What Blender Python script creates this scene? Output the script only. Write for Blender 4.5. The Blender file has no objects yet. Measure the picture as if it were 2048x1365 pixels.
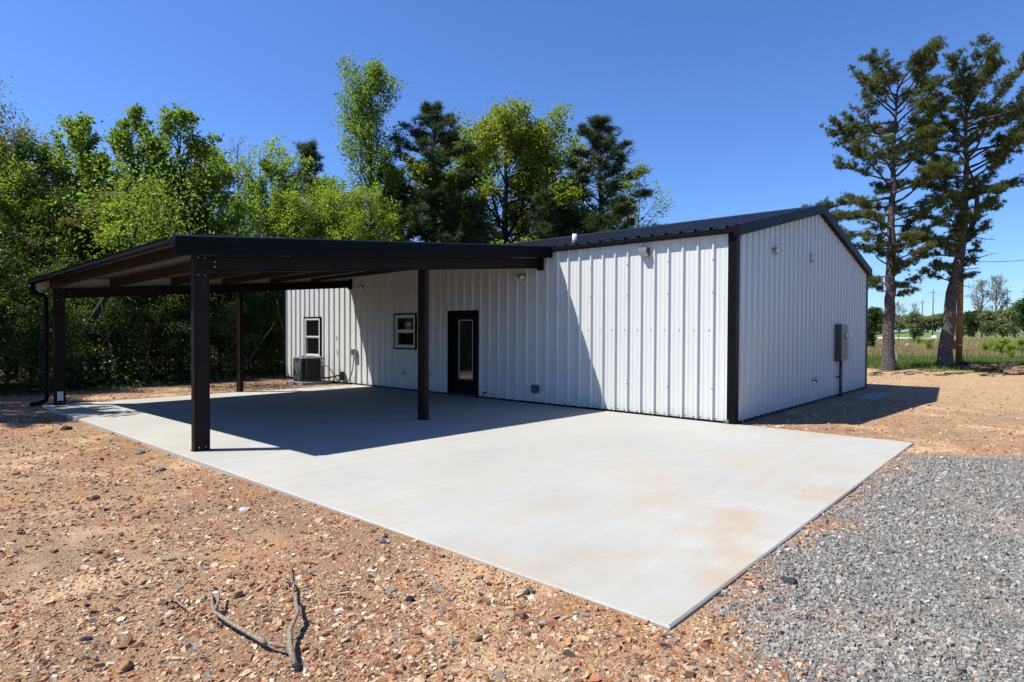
import bpy, math, random
import numpy as np
from math import radians, sin, cos, pi, sqrt, atan2
from mathutils import Vector, Matrix

scene = bpy.context.scene
scene.cycles.diffuse_bounces = 1
COL = scene.collection

# ------------------------------------------------------------------ camera
CAM = np.array([4.4241, -11.0692, 1.6805])
YAW, PITCH, ROLL, FPX = .8431, -.0157, .004, 1226.3
Fv = np.array([-cos(YAW)*cos(PITCH), sin(YAW)*cos(PITCH), sin(PITCH)])
R0 = np.cross(Fv, [0, 0, 1]); R0 /= np.linalg.norm(R0); U0 = np.cross(R0, Fv)
Rv = R0*cos(ROLL)+U0*sin(ROLL); Uv = -R0*sin(ROLL)+U0*cos(ROLL)
cam = bpy.data.cameras.new('camera')
cam.sensor_width = 36; cam.lens = FPX/2048*36; cam.clip_start = .05; cam.clip_end = 6000
co = bpy.data.objects.new('camera', cam); COL.objects.link(co)
M4 = Matrix([[Rv[0], Uv[0], -Fv[0], CAM[0]], [Rv[1], Uv[1], -Fv[1], CAM[1]], [Rv[2], Uv[2], -Fv[2], CAM[2]], [0, 0, 0, 1]])
co.matrix_world = M4
scene.camera = co

# ------------------------------------------------------------------ light
SUN_TO = Vector((-1.23, -1.43, 2.9)).normalized()
EL = math.asin(SUN_TO.z); AZ = atan2(SUN_TO.x, SUN_TO.y)
sl = bpy.data.lights.new('sun', 'SUN'); sl.energy = 5.0; sl.angle = radians(.53); sl.color = (1, .955, .88)
so = bpy.data.objects.new('sun', sl); COL.objects.link(so)
so.rotation_euler = (-SUN_TO).to_track_quat('-Z', 'Y').to_euler()
w = bpy.data.worlds.new('World'); scene.world = w; w.use_nodes = True
nt = w.node_tree; nt.nodes.clear()
sky = nt.nodes.new('ShaderNodeTexSky'); sky.sky_type = 'NISHITA'; sky.sun_disc = False
sky.sun_elevation = EL; sky.sun_rotation = AZ; sky.altitude = 300; sky.air_density = 1.0
sky.dust_density = .25; sky.ozone_density = 3.0
bg = nt.nodes.new('ShaderNodeBackground'); bg.inputs[1].default_value = .0545
wo = nt.nodes.new('ShaderNodeOutputWorld')
hs = nt.nodes.new('ShaderNodeHueSaturation'); hs.inputs['Saturation'].default_value = 1.0; hs.inputs['Value'].default_value = 1.0
tn = nt.nodes.new('ShaderNodeMix'); tn.data_type = 'RGBA'; tn.blend_type = 'MULTIPLY'; tn.inputs[0].default_value = 1
tn.inputs[7].default_value = (.92, 1.28, 1.92, 1)
nt.links.new(sky.outputs[0], hs.inputs['Color']); nt.links.new(hs.outputs[0], tn.inputs[6]); nt.links.new(tn.outputs[2], bg.inputs[0]); nt.links.new(bg.outputs[0], wo.inputs[0])
vs = scene.view_settings
vs.view_transform = 'Standard'; vs.look = 'None'; vs.exposure = 0.85; vs.gamma = 1; vs.use_curve_mapping = False

# ------------------------------------------------------------------ materials
class NT:
    def __init__(s, name):
        s.m = bpy.data.materials.new(name); s.m.use_nodes = True
        s.t = s.m.node_tree; s.t.nodes.clear()
        s.out = s.n('ShaderNodeOutputMaterial')
    def n(s, typ, **kw):
        nd = s.t.nodes.new(typ)
        for k, v in kw.items(): setattr(nd, k, v)
        return nd
    def l(s, a, b): s.t.links.new(a, b)
    def pos(s):
        g = s.n('ShaderNodeNewGeometry'); return g.outputs['Position']
    def mapped(s, scale, src=None, rot=None):
        mp = s.n('ShaderNodeMapping'); s.l(src or s.pos(), mp.inputs[0]); mp.inputs['Scale'].default_value = scale
        if rot: mp.inputs['Rotation'].default_value = rot
        return mp.outputs[0]
    def noise(s, scale, detail=4, rough=.55, vec=None):
        nd = s.n('ShaderNodeTexNoise'); nd.inputs['Scale'].default_value = scale
        nd.inputs['Detail'].default_value = detail; nd.inputs['Roughness'].default_value = rough
        s.l(vec or s.pos(), nd.inputs['Vector']); return nd.outputs[0]
    def vor(s, scale, vec=None, feat='F1', out=0):
        nd = s.n('ShaderNodeTexVoronoi', feature=feat); nd.inputs['Scale'].default_value = scale
        s.l(vec or s.pos(), nd.inputs['Vector']); return nd.outputs[out]
    def ramp(s, fac, stops, interp='LINEAR'):
        r = s.n('ShaderNodeValToRGB'); s.l(fac, r.inputs[0]); cr = r.color_ramp; cr.interpolation = interp
        while len(cr.elements) < len(stops): cr.elements.new(.5)
        for e, (p, c) in zip(cr.elements, stops):
            e.position = p; e.color = (c, c, c, 1) if not hasattr(c, '__len__') else (*c, 1)
        return r.outputs[0]
    def mix(s, fac, a, b, mode='MIX'):
        m = s.n('ShaderNodeMix', data_type='RGBA', blend_type=mode)
        for v, i in ((fac, 0), (a, 6), (b, 7)):
            if isinstance(v, (int, float)): m.inputs[i].default_value = v if i == 0 else (v, v, v, 1)
            elif isinstance(v, tuple): m.inputs[i].default_value = (*v, 1)
            else: s.l(v, m.inputs[i])
        return m.outputs[2]
    def math(s, op, a, b=None, c=None, clamp=False):
        m = s.n('ShaderNodeMath', operation=op, use_clamp=clamp)
        for i, v in enumerate((a, b, c)):
            if v is None: continue
            if isinstance(v, (int, float)): m.inputs[i].default_value = v
            else: s.l(v, m.inputs[i])
        return m.outputs[0]
    def bump(s, h, strength=.3, dist=.01, nrm=None):
        b = s.n('ShaderNodeBump'); b.inputs['Strength'].default_value = strength; b.inputs['Distance'].default_value = dist
        s.l(h, b.inputs['Height'])
        if nrm: s.l(nrm, b.inputs['Normal'])
        return b.outputs[0]
    def bsdf(s, col, rough=.6, spec=.3, metal=0, nrm=None):
        b = s.n('ShaderNodeBsdfPrincipled')
        K_ = .85                               # one overall paint/soil reflectance level
        if isinstance(col, tuple): b.inputs['Base Color'].default_value = (*[q*K_ for q in col], 1)
        else: s.l(s.mix(1, col, K_, 'MULTIPLY'), b.inputs['Base Color'])
        if isinstance(rough, (int, float)): b.inputs['Roughness'].default_value = rough
        else: s.l(rough, b.inputs['Roughness'])
        b.inputs['Specular IOR Level'].default_value = spec; b.inputs['Metallic'].default_value = metal
        if nrm: s.l(nrm, b.inputs['Normal'])
        s.l(b.outputs[0], s.out.inputs[0]); return b

def simple(name, col, rough=.5, spec=.3, metal=0, var=.12, scale=6):
    t = NT(name)
    n = t.noise(scale, 5)
    c = t.mix(t.ramp(n, [(.3, 0.), (.7, 1.)]), tuple(x*(1-var) for x in col), tuple(min(1, x*(1+var)) for x in col))
    t.bsdf(c, t.ramp(n, [(0, max(.02, rough-.08)), (1, rough+.08)]), spec, metal, t.bump(t.noise(scale*12, 3), .06, .004))
    return t.m

MAT = {}
# white painted wall sheet: faint dirt near the ground, gentle oil-canning
t = NT('white_wall_sheet')
sep = t.n('ShaderNodeSeparateXYZ'); t.l(t.pos(), sep.inputs[0])
low = t.math('MULTIPLY', t.ramp(sep.outputs[2], [(0, 1.), (.28, 0.)]), t.ramp(t.noise(3, 5), [(.35, 0.), (.7, .6)]))
col = t.mix(low, (.645, .655, .625), (.36, .31, .26))
col = t.mix(t.ramp(t.noise(1.1, 5, .6, t.mapped((3, 3, .4))), [(.4, 0.), (.75, .35)]), col, (.57, .575, .55))
wav = t.noise(.9, 2, .5, t.mapped((1.6, 1.6, .8)))
t.bsdf(col, .33, .35, 0, t.bump(wav, .25, .03))
MAT['white'] = t.m
MAT['white_plain'] = simple('white_vinyl', (.62, .62, .61), .35, .4, 0, .03)
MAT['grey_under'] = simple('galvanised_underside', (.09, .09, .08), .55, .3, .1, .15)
MAT['liner'] = simple('pale_sheet_back', (.42, .43, .38), .5, .3, 0, .1)
t = NT('charcoal_roof_sheet')
n = t.noise(2.5, 5, .6, t.mapped((.5, 3, 3)))
t.bsdf(t.mix(n, (.010, .010, .010), (.026, .025, .023)), t.ramp(n, [(0, .34), (1, .5)]), .45, 0, t.bump(t.noise(1.4, 2), .2, .02))
MAT['roof'] = t.m
MAT['black'] = simple('black_trim', (.003, .0032, .0037), .5, .1, 0, .2, 4)
MAT['brown'] = simple('brown_primed_steel', (.012, .0078, .0062), .5, .14, 0, .25, 5)
MAT['brown_light'] = simple('brown_steel_lit_flange', (.042, .032, .026), .5, .14, 0, .25, 5)  # lighter copy of the brown steel: light on purlin flanges put into the colour
MAT['bolt'] = simple('zinc_bolt', (.6, .58, .52), .35, .5, .7, .1)
MAT['screw'] = simple('screw_head', (.03, .03, .03), .4, .4, .2, .1)
MAT['galv'] = simple('galvanised_steel', (.42, .44, .45), .42, .5, .5, .12)
MAT['greybox'] = simple('grey_painted_box', (.085, .09, .085), .45, .35, 0, .1)
MAT['ltgrey'] = simple('light_grey_plastic', (.45, .48, .5), .45, .35, 0, .08)
MAT['acgrey'] = simple('grey_louvre_paint', (.15, .165, .175), .45, .4, 0, .1)
MAT['acdark'] = simple('dark_parts_and_shaded_louvre', (.05, .055, .06), .5, .3, 0, .1)  # dark parts, plus louvres facing away from the sun with shade in their colour
MAT['rubber'] = simple('black_rubber', (.012, .012, .012), .6, .3, 0, .2)
MAT['brass'] = simple('brass', (.5, .33, .1), .35, .5, .8, .1)
MAT['copper'] = simple('copper', (.5, .25, .1), .4, .5, .8, .1)
MAT['sticker'] = simple('pale_sticker', (.7, .71, .66), .5, .3, 0, .05)
MAT['clear'] = simple('frosted_lens', (.75, .74, .68), .2, .6, 0, .05)
MAT['green_tag'] = simple('green_seal', (.03, .4, .12), .5, .3)
MAT['red'] = simple('dark_red_board', (.22, .015, .025), .5, .3)
MAT['pole'] = None
t = NT('dark_glass')
t.bsdf((.006, .008, .008), .03, .9, 0, t.bump(t.noise(1.5, 2), .03, .01))
MAT['glass'] = t.m
t = NT('door_glass')
t.bsdf((.022, .028, .022), .04, 1.0, 0, t.bump(t.noise(1.2, 2), .03, .01))
MAT['door_glass'] = t.m
# bark / wood
def bark(name, a, b, sc=9, st=.8):
    t = NT(name)
    v = t.vor(sc, t.mapped((1, 1, .38)), 'DISTANCE_TO_EDGE')
    n = t.noise(sc*2.2, 6, .65)
    f = t.math('MULTIPLY', t.ramp(v, [(0, 0.), (.22, 1.)]), t.ramp(n, [(.2, .45), (.8, 1.)]))
    t.bsdf(t.mix(f, a, b), .85, .15, 0, t.bump(f, st, .03))
    return t.m
MAT['pine_bark'] = bark('pine_bark', (.035, .028, .025), (.27, .23, .21), 21, 1.0)
MAT['dark_bark'] = bark('dark_bark', (.018, .015, .012), (.085, .07, .055), 14, .6)
MAT['grey_bark'] = bark('grey_bark', (.07, .06, .05), (.24, .21, .18), 16, .5)
MAT['stick'] = bark('weathered_stick', (.16, .125, .09), (.36, .31, .24), 45, .3)
t = NT('pole_wood')
n = t.noise(6, 6, .6, t.mapped((6, 6, .35)))
t.bsdf(t.mix(t.ramp(n, [(.25, 0.), (.7, 1.)]), (.16, .06, .02), (.5, .25, .1)), .8, .15, 0, t.bump(n, .4, .01))
MAT['pole'] = t.m
def leaf(name, cols, trans=.45, rough=.45):
    t = NT(name)
    g = t.n('ShaderNodeNewGeometry')
    k = len(cols)
    c = t.ramp(g.outputs['Random Per Island'], [(i/(k-1), cc) for i, cc in enumerate(cols)])
    c = t.mix(t.ramp(t.noise(.7, 3), [(.35, 0.), (.65, 1.)]), c, t.mix(.5, c, cols[0]))
    d = t.n('ShaderNodeBsdfPrincipled'); t.l(c, d.inputs['Base Color']); d.inputs['Roughness'].default_value = rough
    d.inputs['Specular IOR Level'].default_value = .22
    tr = t.n('ShaderNodeBsdfTranslucent')
    t.l(t.mix(1, c, (1.25, 1.35, .6), 'MULTIPLY'), tr.inputs[0])
    mx = t.n('ShaderNodeMixShader'); mx.inputs[0].default_value = trans
    t.l(d.outputs[0], mx.inputs[1]); t.l(tr.outputs[0], mx.inputs[2]); t.l(mx.outputs[0], t.out.inputs[0])
    return t.m
MAT['leaf_gum'] = leaf('sweetgum_leaves', [(.085, .135, .02), (.15, .22, .03), (.22, .31, .045), (.29, .37, .08)])
MAT['leaf_bright'] = leaf('bright_spring_leaves', [(.13, .18, .022), (.21, .29, .032), (.3, .4, .05), (.33, .4, .09)], .5)
MAT['leaf_oak'] = leaf('oak_leaves', [(.13, .17, .022), (.2, .26, .035), (.29, .33, .055), (.27, .27, .06)], .45)
MAT['leaf_olive'] = leaf('olive_buds', [(.1, .1, .03), (.16, .16, .045), (.22, .18, .07), (.1, .15, .03)], .4)
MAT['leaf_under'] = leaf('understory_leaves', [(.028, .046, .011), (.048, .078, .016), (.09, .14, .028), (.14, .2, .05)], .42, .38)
MAT['leaf_dark'] = leaf('dark_green_leaves', [(.03, .06, .012), (.045, .085, .016), (.06, .11, .02)], .3)
MAT['needle'] = leaf('pine_needles', [(.045, .065, .022), (.085, .115, .028), (.13, .16, .035), (.18, .18, .04)], .25, .5)
MAT['needle_dk'] = leaf('dark_pine_needles', [(.032, .052, .024), (.058, .088, .034), (.095, .125, .042)], .28, .5)
MAT['far_leaf'] = leaf('hazed_distant_leaves', [(.11, .14, .055), (.15, .19, .065), (.2, .24, .085), (.18, .18, .12)], .3, .7)  # distance haze is mixed into these lightened leaf colours
MAT['far_bud'] = leaf('distant_buds', [(.2, .2, .12), (.26, .27, .15), (.3, .3, .2)], .3, .7)
MAT['grass_green'] = leaf('green_grass_blades', [(.06, .11, .018), (.1, .17, .03), (.14, .2, .05), (.25, .24, .09)], .35, .6)
MAT['grass_dry'] = leaf('dry_grass_blades', [(.3, .22, .12), (.38, .28, .16), (.22, .2, .08), (.15, .18, .06)], .3, .7)

# concrete slab
t = NT('broomed_concrete')
big = t.noise(.42, 6, .62)
med = t.noise(1.15, 7, .68, t.mapped((.8, .75, 1)))
streak = t.noise(1, 5, .6, t.mapped((46, 1.1, 1)))
wide = t.noise(1, 3, .5, t.mapped((5, .35, 1)))
fine = t.noise(180, 3, .6)
col = t.mix(t.ramp(big, [(.35, 0.), (.68, 1.)]), (.35, .35, .322), (.43, .43, .40))
col = t.mix(t.ramp(med, [(.45, 0.), (.68, .8)]), col, (.37, .345, .275))
col = t.mix(t.ramp(wide, [(.5, 0.), (.72, .3)]), col, (.45, .44, .395))
# rust/tan clay stains where run-off has carried red dirt along the drive's outer end
sep = t.n('ShaderNodeSeparateXYZ'); t.l(t.pos(), sep.inputs[0])
edge = t.math('MULTIPLY', t.ramp(t.math('MULTIPLY', t.math('ADD', sep.outputs[0], 2.0), .2), [(.35, 0.), (.95, 1.)]),
              t.ramp(t.math('MULTIPLY', sep.outputs[1], -.12), [(.25, .1), (.6, 1.), (.85, .8)]))
st = t.math('MULTIPLY', edge, t.ramp(t.noise(.95, 6, .6), [(.46, 0.), (.66, .85)]))
col = t.mix(st, col, (.39, .275, .16))
col = t.mix(t.ramp(streak, [(.42, .12), (.6, 0.)]), col, (.25, .24, .21))
col = t.mix(t.ramp(t.vor(3.1), [(.0, .55), (.022, 0.)]), col, (.1, .08, .06))
t.bsdf(col, .82, .2, 0, t.bump(fine, .25, .002, t.bump(streak, .5, .004)))
MAT['concrete'] = t.m
MAT['pad'] = simple('pale_concrete', (.32, .32, .31), .85, .2, 0, .12, 9)

# ------------------------------------------------------------------ mesh helpers
class MB:
    """gathers polygons for ONE mesh object"""
    def __init__(s): s.v = []; s.f = []; s.m = []; s.k = 0
    def add(s, verts, faces, mat=0):
        s.v.extend([tuple(float(c) for c in q) for q in verts])
        for f in faces: s.f.append(tuple(i+s.k for i in f)); s.m.append(mat)
        s.k += len(verts)
    def box(s, x0, x1, y0, y1, z0, z1, mat=0):
        v = [(x, y, z) for z in (z0, z1) for y in (y0, y1) for x in (x0, x1)]
        s.add(v, [(0, 2, 3, 1), (4, 5, 7, 6), (0, 1, 5, 4), (2, 6, 7, 3), (0, 4, 6, 2), (1, 3, 7, 5)], mat)
    def bevbox(s, x0, x1, y0, y1, z0, z1, b=.01, mat=0):
        v = []
        for z, i in ((z0, b), (z0+b, 0), (z1-b, 0), (z1, b)):
            bb = b
            v += [(x0+i+bb*(i == 0), y0+i, z), (x1-i-bb*(i == 0), y0+i, z), (x1-i, y0+i+bb*(i == 0), z), (x1-i, y1-i-bb*(i == 0), z),
                  (x1-i-bb*(i == 0), y1-i, z), (x0+i+bb*(i == 0), y1-i, z), (x0+i, y1-i-bb*(i == 0), z), (x0+i, y0+i+bb*(i == 0), z)]
        f = [tuple(reversed(range(8))), tuple(range(24, 32))]
        for r in range(3):
            for k in range(8): f.append((r*8+k, r*8+(k+1) % 8, r*8+8+(k+1) % 8, r*8+8+k))
        s.add(v, f, mat)
    def prism(s, prof, a, b, mat=0, U=None, W=None):
        """profile (u,w) swept from point a to point b; U,W give the profile axes"""
        a = Vector(a); b = Vector(b); d = (b-a).normalized()
        U = Vector(U) if U is not None else d.cross(Vector((0, 0, 1))).normalized()
        W = Vector(W) if W is not None else U.cross(d).normalized()
        n = len(prof); v = [a+U*p[0]+W*p[1] for p in prof]+[b+U*p[0]+W*p[1] for p in prof]
        f = [(i, (i+1) % n, n+(i+1) % n, n+i) for i in range(n)]+[tuple(reversed(range(n))), tuple(range(n, 2*n))]
        s.add(v, f, mat)
    def tube(s, pts, rad, n=8, mat=0, cap=True):
        pts = [Vector(p) for p in pts]; k = len(pts)
        if not hasattr(rad, '__len__'): rad = [rad]*k
        v = []; u = None
        for i, p in enumerate(pts):
            d = (pts[min(i+1, k-1)]-pts[max(i-1, 0)]).normalized()
            if u is None: u = d.orthogonal().normalized()
            else:
                u = (u-d*u.dot(d))
                u = u.normalized() if u.length > 1e-6 else d.orthogonal().normalized()
            w_ = d.cross(u)
            for j in range(n):
                a = 2*pi*j/n; v.append(p+(u*cos(a)+w_*sin(a))*rad[i])
        f = [(i*n+j, i*n+(j+1) % n, (i+1)*n+(j+1) % n, (i+1)*n+j) for i in range(k-1) for j in range(n)]
        if cap: f += [tuple(reversed(range(n))), tuple(range((k-1)*n, k*n))]
        s.add(v, f, mat)
    def lathe(s, prof, c, axis=(0, 0, 1), n=16, mat=0):
        ax = Vector(axis).normalized(); u = ax.orthogonal().normalized(); w_ = ax.cross(u); c = Vector(c)
        v = [c+ax*z+(u*cos(2*pi*j/n)+w_*sin(2*pi*j/n))*r for r, z in prof for j in range(n)]
        f = [(i*n+j, i*n+(j+1) % n, (i+1)*n+(j+1) % n, (i+1)*n+j) for i in range(len(prof)-1) for j in range(n)]
        f += [tuple(reversed(range(n))), tuple(range((len(prof)-1)*n, len(prof)*n))]
        s.add(v, f, mat)

def link(name, me, parent=None):
    o = bpy.data.objects.new(name, me); COL.objects.link(o)
    if parent: o.parent = parent
    return o
def tag(o, label=None, cat=None, group=None, kind=None):
    if label: o['label'] = label
    if cat: o['category'] = cat
    if group: o['group'] = group
    if kind: o['kind'] = kind
    return o
def thing(name, label, cat, loc=(0, 0, 0), group=None):
    o = bpy.data.objects.new(name, None); COL.objects.link(o); o.location = loc; o.empty_display_size = .2
    return tag(o, label, cat, group)
def wloc(o):
    v = Vector(o.location)
    while o.parent: o = o.parent; v += o.location
    return v
def build(mb, name, mats, parent=None, smooth=False, origin=None):
    """vertices are in world coordinates; they are shifted to the parent's origin"""
    off = wloc(parent) if parent else Vector(origin or (0, 0, 0))
    me = bpy.data.meshes.new(name)
    me.from_pydata([(v[0]-off.x, v[1]-off.y, v[2]-off.z) for v in mb.v], [], mb.f)
    if not isinstance(mats, (list, tuple)): mats = [mats]
    for m in mats: me.materials.append(MAT[m] if isinstance(m, str) else m)
    me.polygons.foreach_set('material_index', mb.m)
    if smooth: me.polygons.foreach_set('use_smooth', [True]*len(me.polygons))
    me.update()
    o = link(name, me, parent)
    if not parent and origin: o.location = origin
    return o
def np_mesh(name, V, F, nper, mats, midx=None):
    """V (n,3), F (m,nper) arrays"""
    me = bpy.data.meshes.new(name)
    me.vertices.add(len(V)); me.vertices.foreach_set('co', np.asarray(V, np.float32).ravel())
    me.loops.add(F.size); me.loops.foreach_set('vertex_index', F.astype(np.int32).ravel())
    me.polygons.add(len(F)); me.polygons.foreach_set('loop_start', np.arange(0, F.size, nper, dtype=np.int32))
    me.polygons.foreach_set('loop_total', np.full(len(F), nper, np.int32))
    for m in (mats if isinstance(mats, (list, tuple)) else [mats]): me.materials.append(MAT[m] if isinstance(m, str) else m)
    if midx is not None: me.polygons.foreach_set('material_index', midx.astype(np.int32))
    me.update(calc_edges=True); me.shade_flat(); return me

# ------------------------------------------------------------------ terrain
GR1 = np.array([-3.0, 19.5]); GR2 = np.array([3.4, 21.6])       # where the bulldozed dirt gives way to grass
gn = np.array([-(GR2-GR1)[1], (GR2-GR1)[0]]); gn = gn/np.linalg.norm(gn)
RD1 = np.array([-18.3, 143.]); RD2 = np.array([-2.4, 121.])     # far paved road
rn = np.array([-(RD2-RD1)[1], (RD2-RD1)[0]]); rn = rn/np.linalg.norm(rn)
if rn[1] < 0: rn = -rn
def sstep(a, b, x):
    t_ = np.clip((x-a)/(b-a), 0, 1); return t_*t_*(3-2*t_)
def wob(x, y, s):
    return (np.sin(x*1.3*s+1.7*np.sin(y*.9*s))+np.sin(y*1.7*s+1.3*np.sin(x*1.1*s+2))+.5*np.sin((x+y)*3.1*s+1))/2.5
def terrain(x, y):
    x = np.asarray(x, float); y = np.asarray(y, float)
    z = np.full(x.shape, -.022)
    left = sstep(-7.3, -8.3, y)*sstep(1, -5, x)*sstep(-14, -12, x)
    z = z-.055*left
    z = z+.010*wob(x, y, 1.0)+.006*wob(x, y, 3.1)
    far = sstep(15, 40, np.hypot(x+4, y))
    z = z+far*.05*wob(x, y, .12)
    s = (x-RD1[0])*rn[0]+(y-RD1[1])*rn[1]
    z = z+.55*sstep(-32, -3, s)+1.6*sstep(5, 40, s)
    sg = (x-GR1[0])*gn[0]+(y-GR1[1])*gn[1]
    z = z+.10*sstep(0, 1.2, sg)*sstep(-14, -5, x)
    return z
def axis_pts(lo, hi, a, b, fine, growth=1.16, big=2500):
    pts = list(np.arange(lo, hi+1e-6, fine)); st = fine; x = pts[-1]
    while x < b: st *= growth; x += st; pts.append(x)
    st = fine; x = lo; L = []
    while x > a: st *= growth; x -= st; L.append(x)
    return np.array(L[::-1]+pts)
gx = axis_pts(-15, 8, -2500, 2500, .14); gy = axis_pts(-11.5, 22, -2500, 2500, .16)
GX, GY = np.meshgrid(gx, gy, indexing='ij')
GZ = terrain(GX, GY)
inside = (GX > -12.2) & (GX < 2.6) & (GY > -7.7) & (GY < -.2) | (GX > -16.2) & (GX < -.2) & (GY > .1) & (GY < 10)
GZ = np.where(inside, -.12, GZ)
V = np.stack([GX, GY, GZ], -1).reshape(-1, 3)
ni, nj = len(gx), len(gy)
I, J = np.meshgrid(np.arange(ni-1), np.arange(nj-1), indexing='ij'); q = (I*nj+J).ravel()
Fq = np.stack([q, q+nj, q+nj+1, q+1], -1)

t = NT('bare_ground')
pos = t.pos(); sep = t.n('ShaderNodeSeparateXYZ'); t.l(pos, sep.inputs[0]); X, Y = sep.outputs[0], sep.outputs[1]
warp = t.noise(1.1, 5, .6); warp2 = t.noise(3.5, 4, .6)
# red / peach clay
clay = t.mix(t.ramp(t.noise(.35, 5, .6), [(.36, 0.), (.64, 1.)]), (.33, .15, .07), (.43, .245, .125))
clay = t.mix(t.ramp(t.noise(1.9, 6, .65), [(.46, 0.), (.66, .8)]), clay, (.43, .28, .155))
clay = t.mix(t.ramp(t.noise(.8, 5, .6), [(.52, 0.), (.66, .6)]), clay, (.28, .12, .05))
# shaly grit painted at grain scale
grit = t.vor(70, None, 'F1', 1)
gs = t.n('ShaderNodeSeparateColor'); t.l(grit, gs.inputs[0])
gcol = t.ramp(gs.outputs[0], [(0, (.07, .05, .035)), (.25, (.18, .105, .06)), (.5, (.29, .19, .11)), (.75, (.37, .28, .18)), (.93, (.17, .165, .155)), (1, (.45, .38, .28))])
clay = t.mix(t.ramp(t.noise(2.6, 4, .6), [(.35, .2), (.6, .62)]), clay, gcol)
clay = t.mix(t.ramp(t.noise(.55, 7, .68), [(.52, 0.), (.6, .8)]), clay, (.55, .37, .22))
clay = t.mix(t.ramp(t.noise(.5, 6, .7, t.mapped((1, 1, 1), None, (.3, .2, 1.1))), [(.5, 0.), (.64, .6)]), clay, (.2, .15, .10))
# paler trodden track to the right of the building
trk = t.math('MULTIPLY', t.ramp(t.math('MULTIPLY', t.math('ADD', Y, 3.0), .05), [(.1, 0.), (.75, 1.)]), t.ramp(warp, [(.3, .6), (.7, 1.)]))
clay = t.mix(trk, clay, t.mix(t.noise(9, 5, .65), (.40, .26, .145), (.50, .35, .21)))
# wood edge: dark leaf litter
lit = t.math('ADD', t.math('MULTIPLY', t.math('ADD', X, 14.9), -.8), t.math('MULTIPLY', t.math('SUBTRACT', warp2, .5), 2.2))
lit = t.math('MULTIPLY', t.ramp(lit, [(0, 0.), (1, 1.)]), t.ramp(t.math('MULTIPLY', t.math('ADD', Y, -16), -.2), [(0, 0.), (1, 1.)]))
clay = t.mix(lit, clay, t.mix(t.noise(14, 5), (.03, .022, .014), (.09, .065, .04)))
# grey gravel drive on the right
m1 = t.math('ADD', t.math('SUBTRACT', X, 2.62), t.math('MULTIPLY', t.math('SUBTRACT', warp2, .5), .9))
m1 = t.math('SUBTRACT', m1, t.ramp(t.math('MULTIPLY', t.math('ADD', Y, 6.6), -.45), [(0, 0.), (1, .75)]))
m2 = t.math('SUBTRACT', t.math('ADD', t.math('MULTIPLY', t.math('SUBTRACT', X, 2.9), .8), -.82), Y)
m2 = t.math('ADD', m2, t.math('MULTIPLY', t.math('SUBTRACT', warp2, .5), .5))
gm = t.math('MULTIPLY', t.ramp(t.math('MULTIPLY', m1, 2.2), [(0, 0.), (1, 1.)]), t.ramp(t.math('MULTIPLY', m2, 4), [(0, 0.), (1, 1.)]))
gv = t.n('ShaderNodeSeparateColor'); t.l(t.vor(85, None, 'F1', 1), gv.inputs[0])
grav = t.ramp(gv.outputs[0], [(0, (.05, .05, .048)), (.3, (.12, .116, .108)), (.6, (.20, .19, .175)), (.85, (.28, .26, .22)), (1, (.4, .38, .34))])
grav = t.mix(t.ramp(t.noise(.9, 5, .62), [(.55, 0.), (.68, .7)]), grav, (.38, .27, .165))
col = t.mix(gm, clay, grav)
# grass beyond
d = t.math('ADD', t.math('MULTIPLY', t.math('SUBTRACT', X, float(GR1[0])), float(gn[0])), t.math('MULTIPLY', t.math('SUBTRACT', Y, float(GR1[1])), float(gn[1])))
gg = t.ramp(t.math('ADD', t.math('MULTIPLY', d, .8), t.math('MULTIPLY', t.math('SUBTRACT', t.noise(.9, 5), .5), 3)), [(0, 0.), (1, 1.)])
gr = t.mix(t.ramp(t.noise(.5, 6, .7), [(.35, 0.), (.65, 1.)]), (.075, .11, .028), (.16, .18, .06))
dry = t.ramp(t.math('MULTIPLY', t.math('SUBTRACT', d, 14), .03), [(0, 0.), (.5, .85), (1, .9)])
gr = t.mix(dry, gr, t.mix(t.noise(.6, 6, .7), (.24, .17, .09), (.33, .25, .14)))
s_ = t.math('ADD', t.math('MULTIPLY', t.math('SUBTRACT', X, float(RD1[0])), float(rn[0])), t.math('MULTIPLY', t.math('SUBTRACT', Y, float(RD1[1])), float(rn[1])))
gr = t.mix(t.ramp(t.math('MULTIPLY', t.math('ADD', s_, 24), .08), [(0, 0.), (1, 1.)]), gr, t.mix(t.noise(.08, 4), (.10, .17, .045), (.15, .22, .06)))
col = t.mix(gg, col, gr)
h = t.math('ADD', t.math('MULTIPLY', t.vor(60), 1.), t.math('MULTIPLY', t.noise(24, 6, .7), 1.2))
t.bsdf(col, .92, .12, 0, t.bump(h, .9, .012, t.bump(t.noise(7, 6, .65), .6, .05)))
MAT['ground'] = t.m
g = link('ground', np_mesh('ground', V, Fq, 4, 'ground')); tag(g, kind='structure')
g.data.polygons.foreach_set('use_smooth', [True]*len(g.data.polygons))

# far road
m = MB()
dr = (RD2-RD1)/np.linalg.norm(RD2-RD1)
prev = None
for k in range(-60, 61):
    c = RD1+dr*k*8
    row = []
    for s in (-3.4, 3.4):
        p = c+rn*s; row.append((p[0], p[1], float(terrain(*c))+.12))
    row.append((row[0][0]-rn[0]*.6, row[0][1]-rn[1]*.6, row[0][2]-.6))
    if prev: m.add([prev[0], prev[1], row[1], row[0], prev[2], row[2]], [(0, 1, 2, 3), (4, 0, 3, 5)])
    prev = row
t = NT('pale_asphalt'); t.bsdf(t.mix(t.noise(.5, 4), (.42, .42, .42), (.55, .55, .54)), .8, .3); MAT['far_road'] = t.m
tag(build(m, 'road', 'far_road'), kind='structure')

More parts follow.
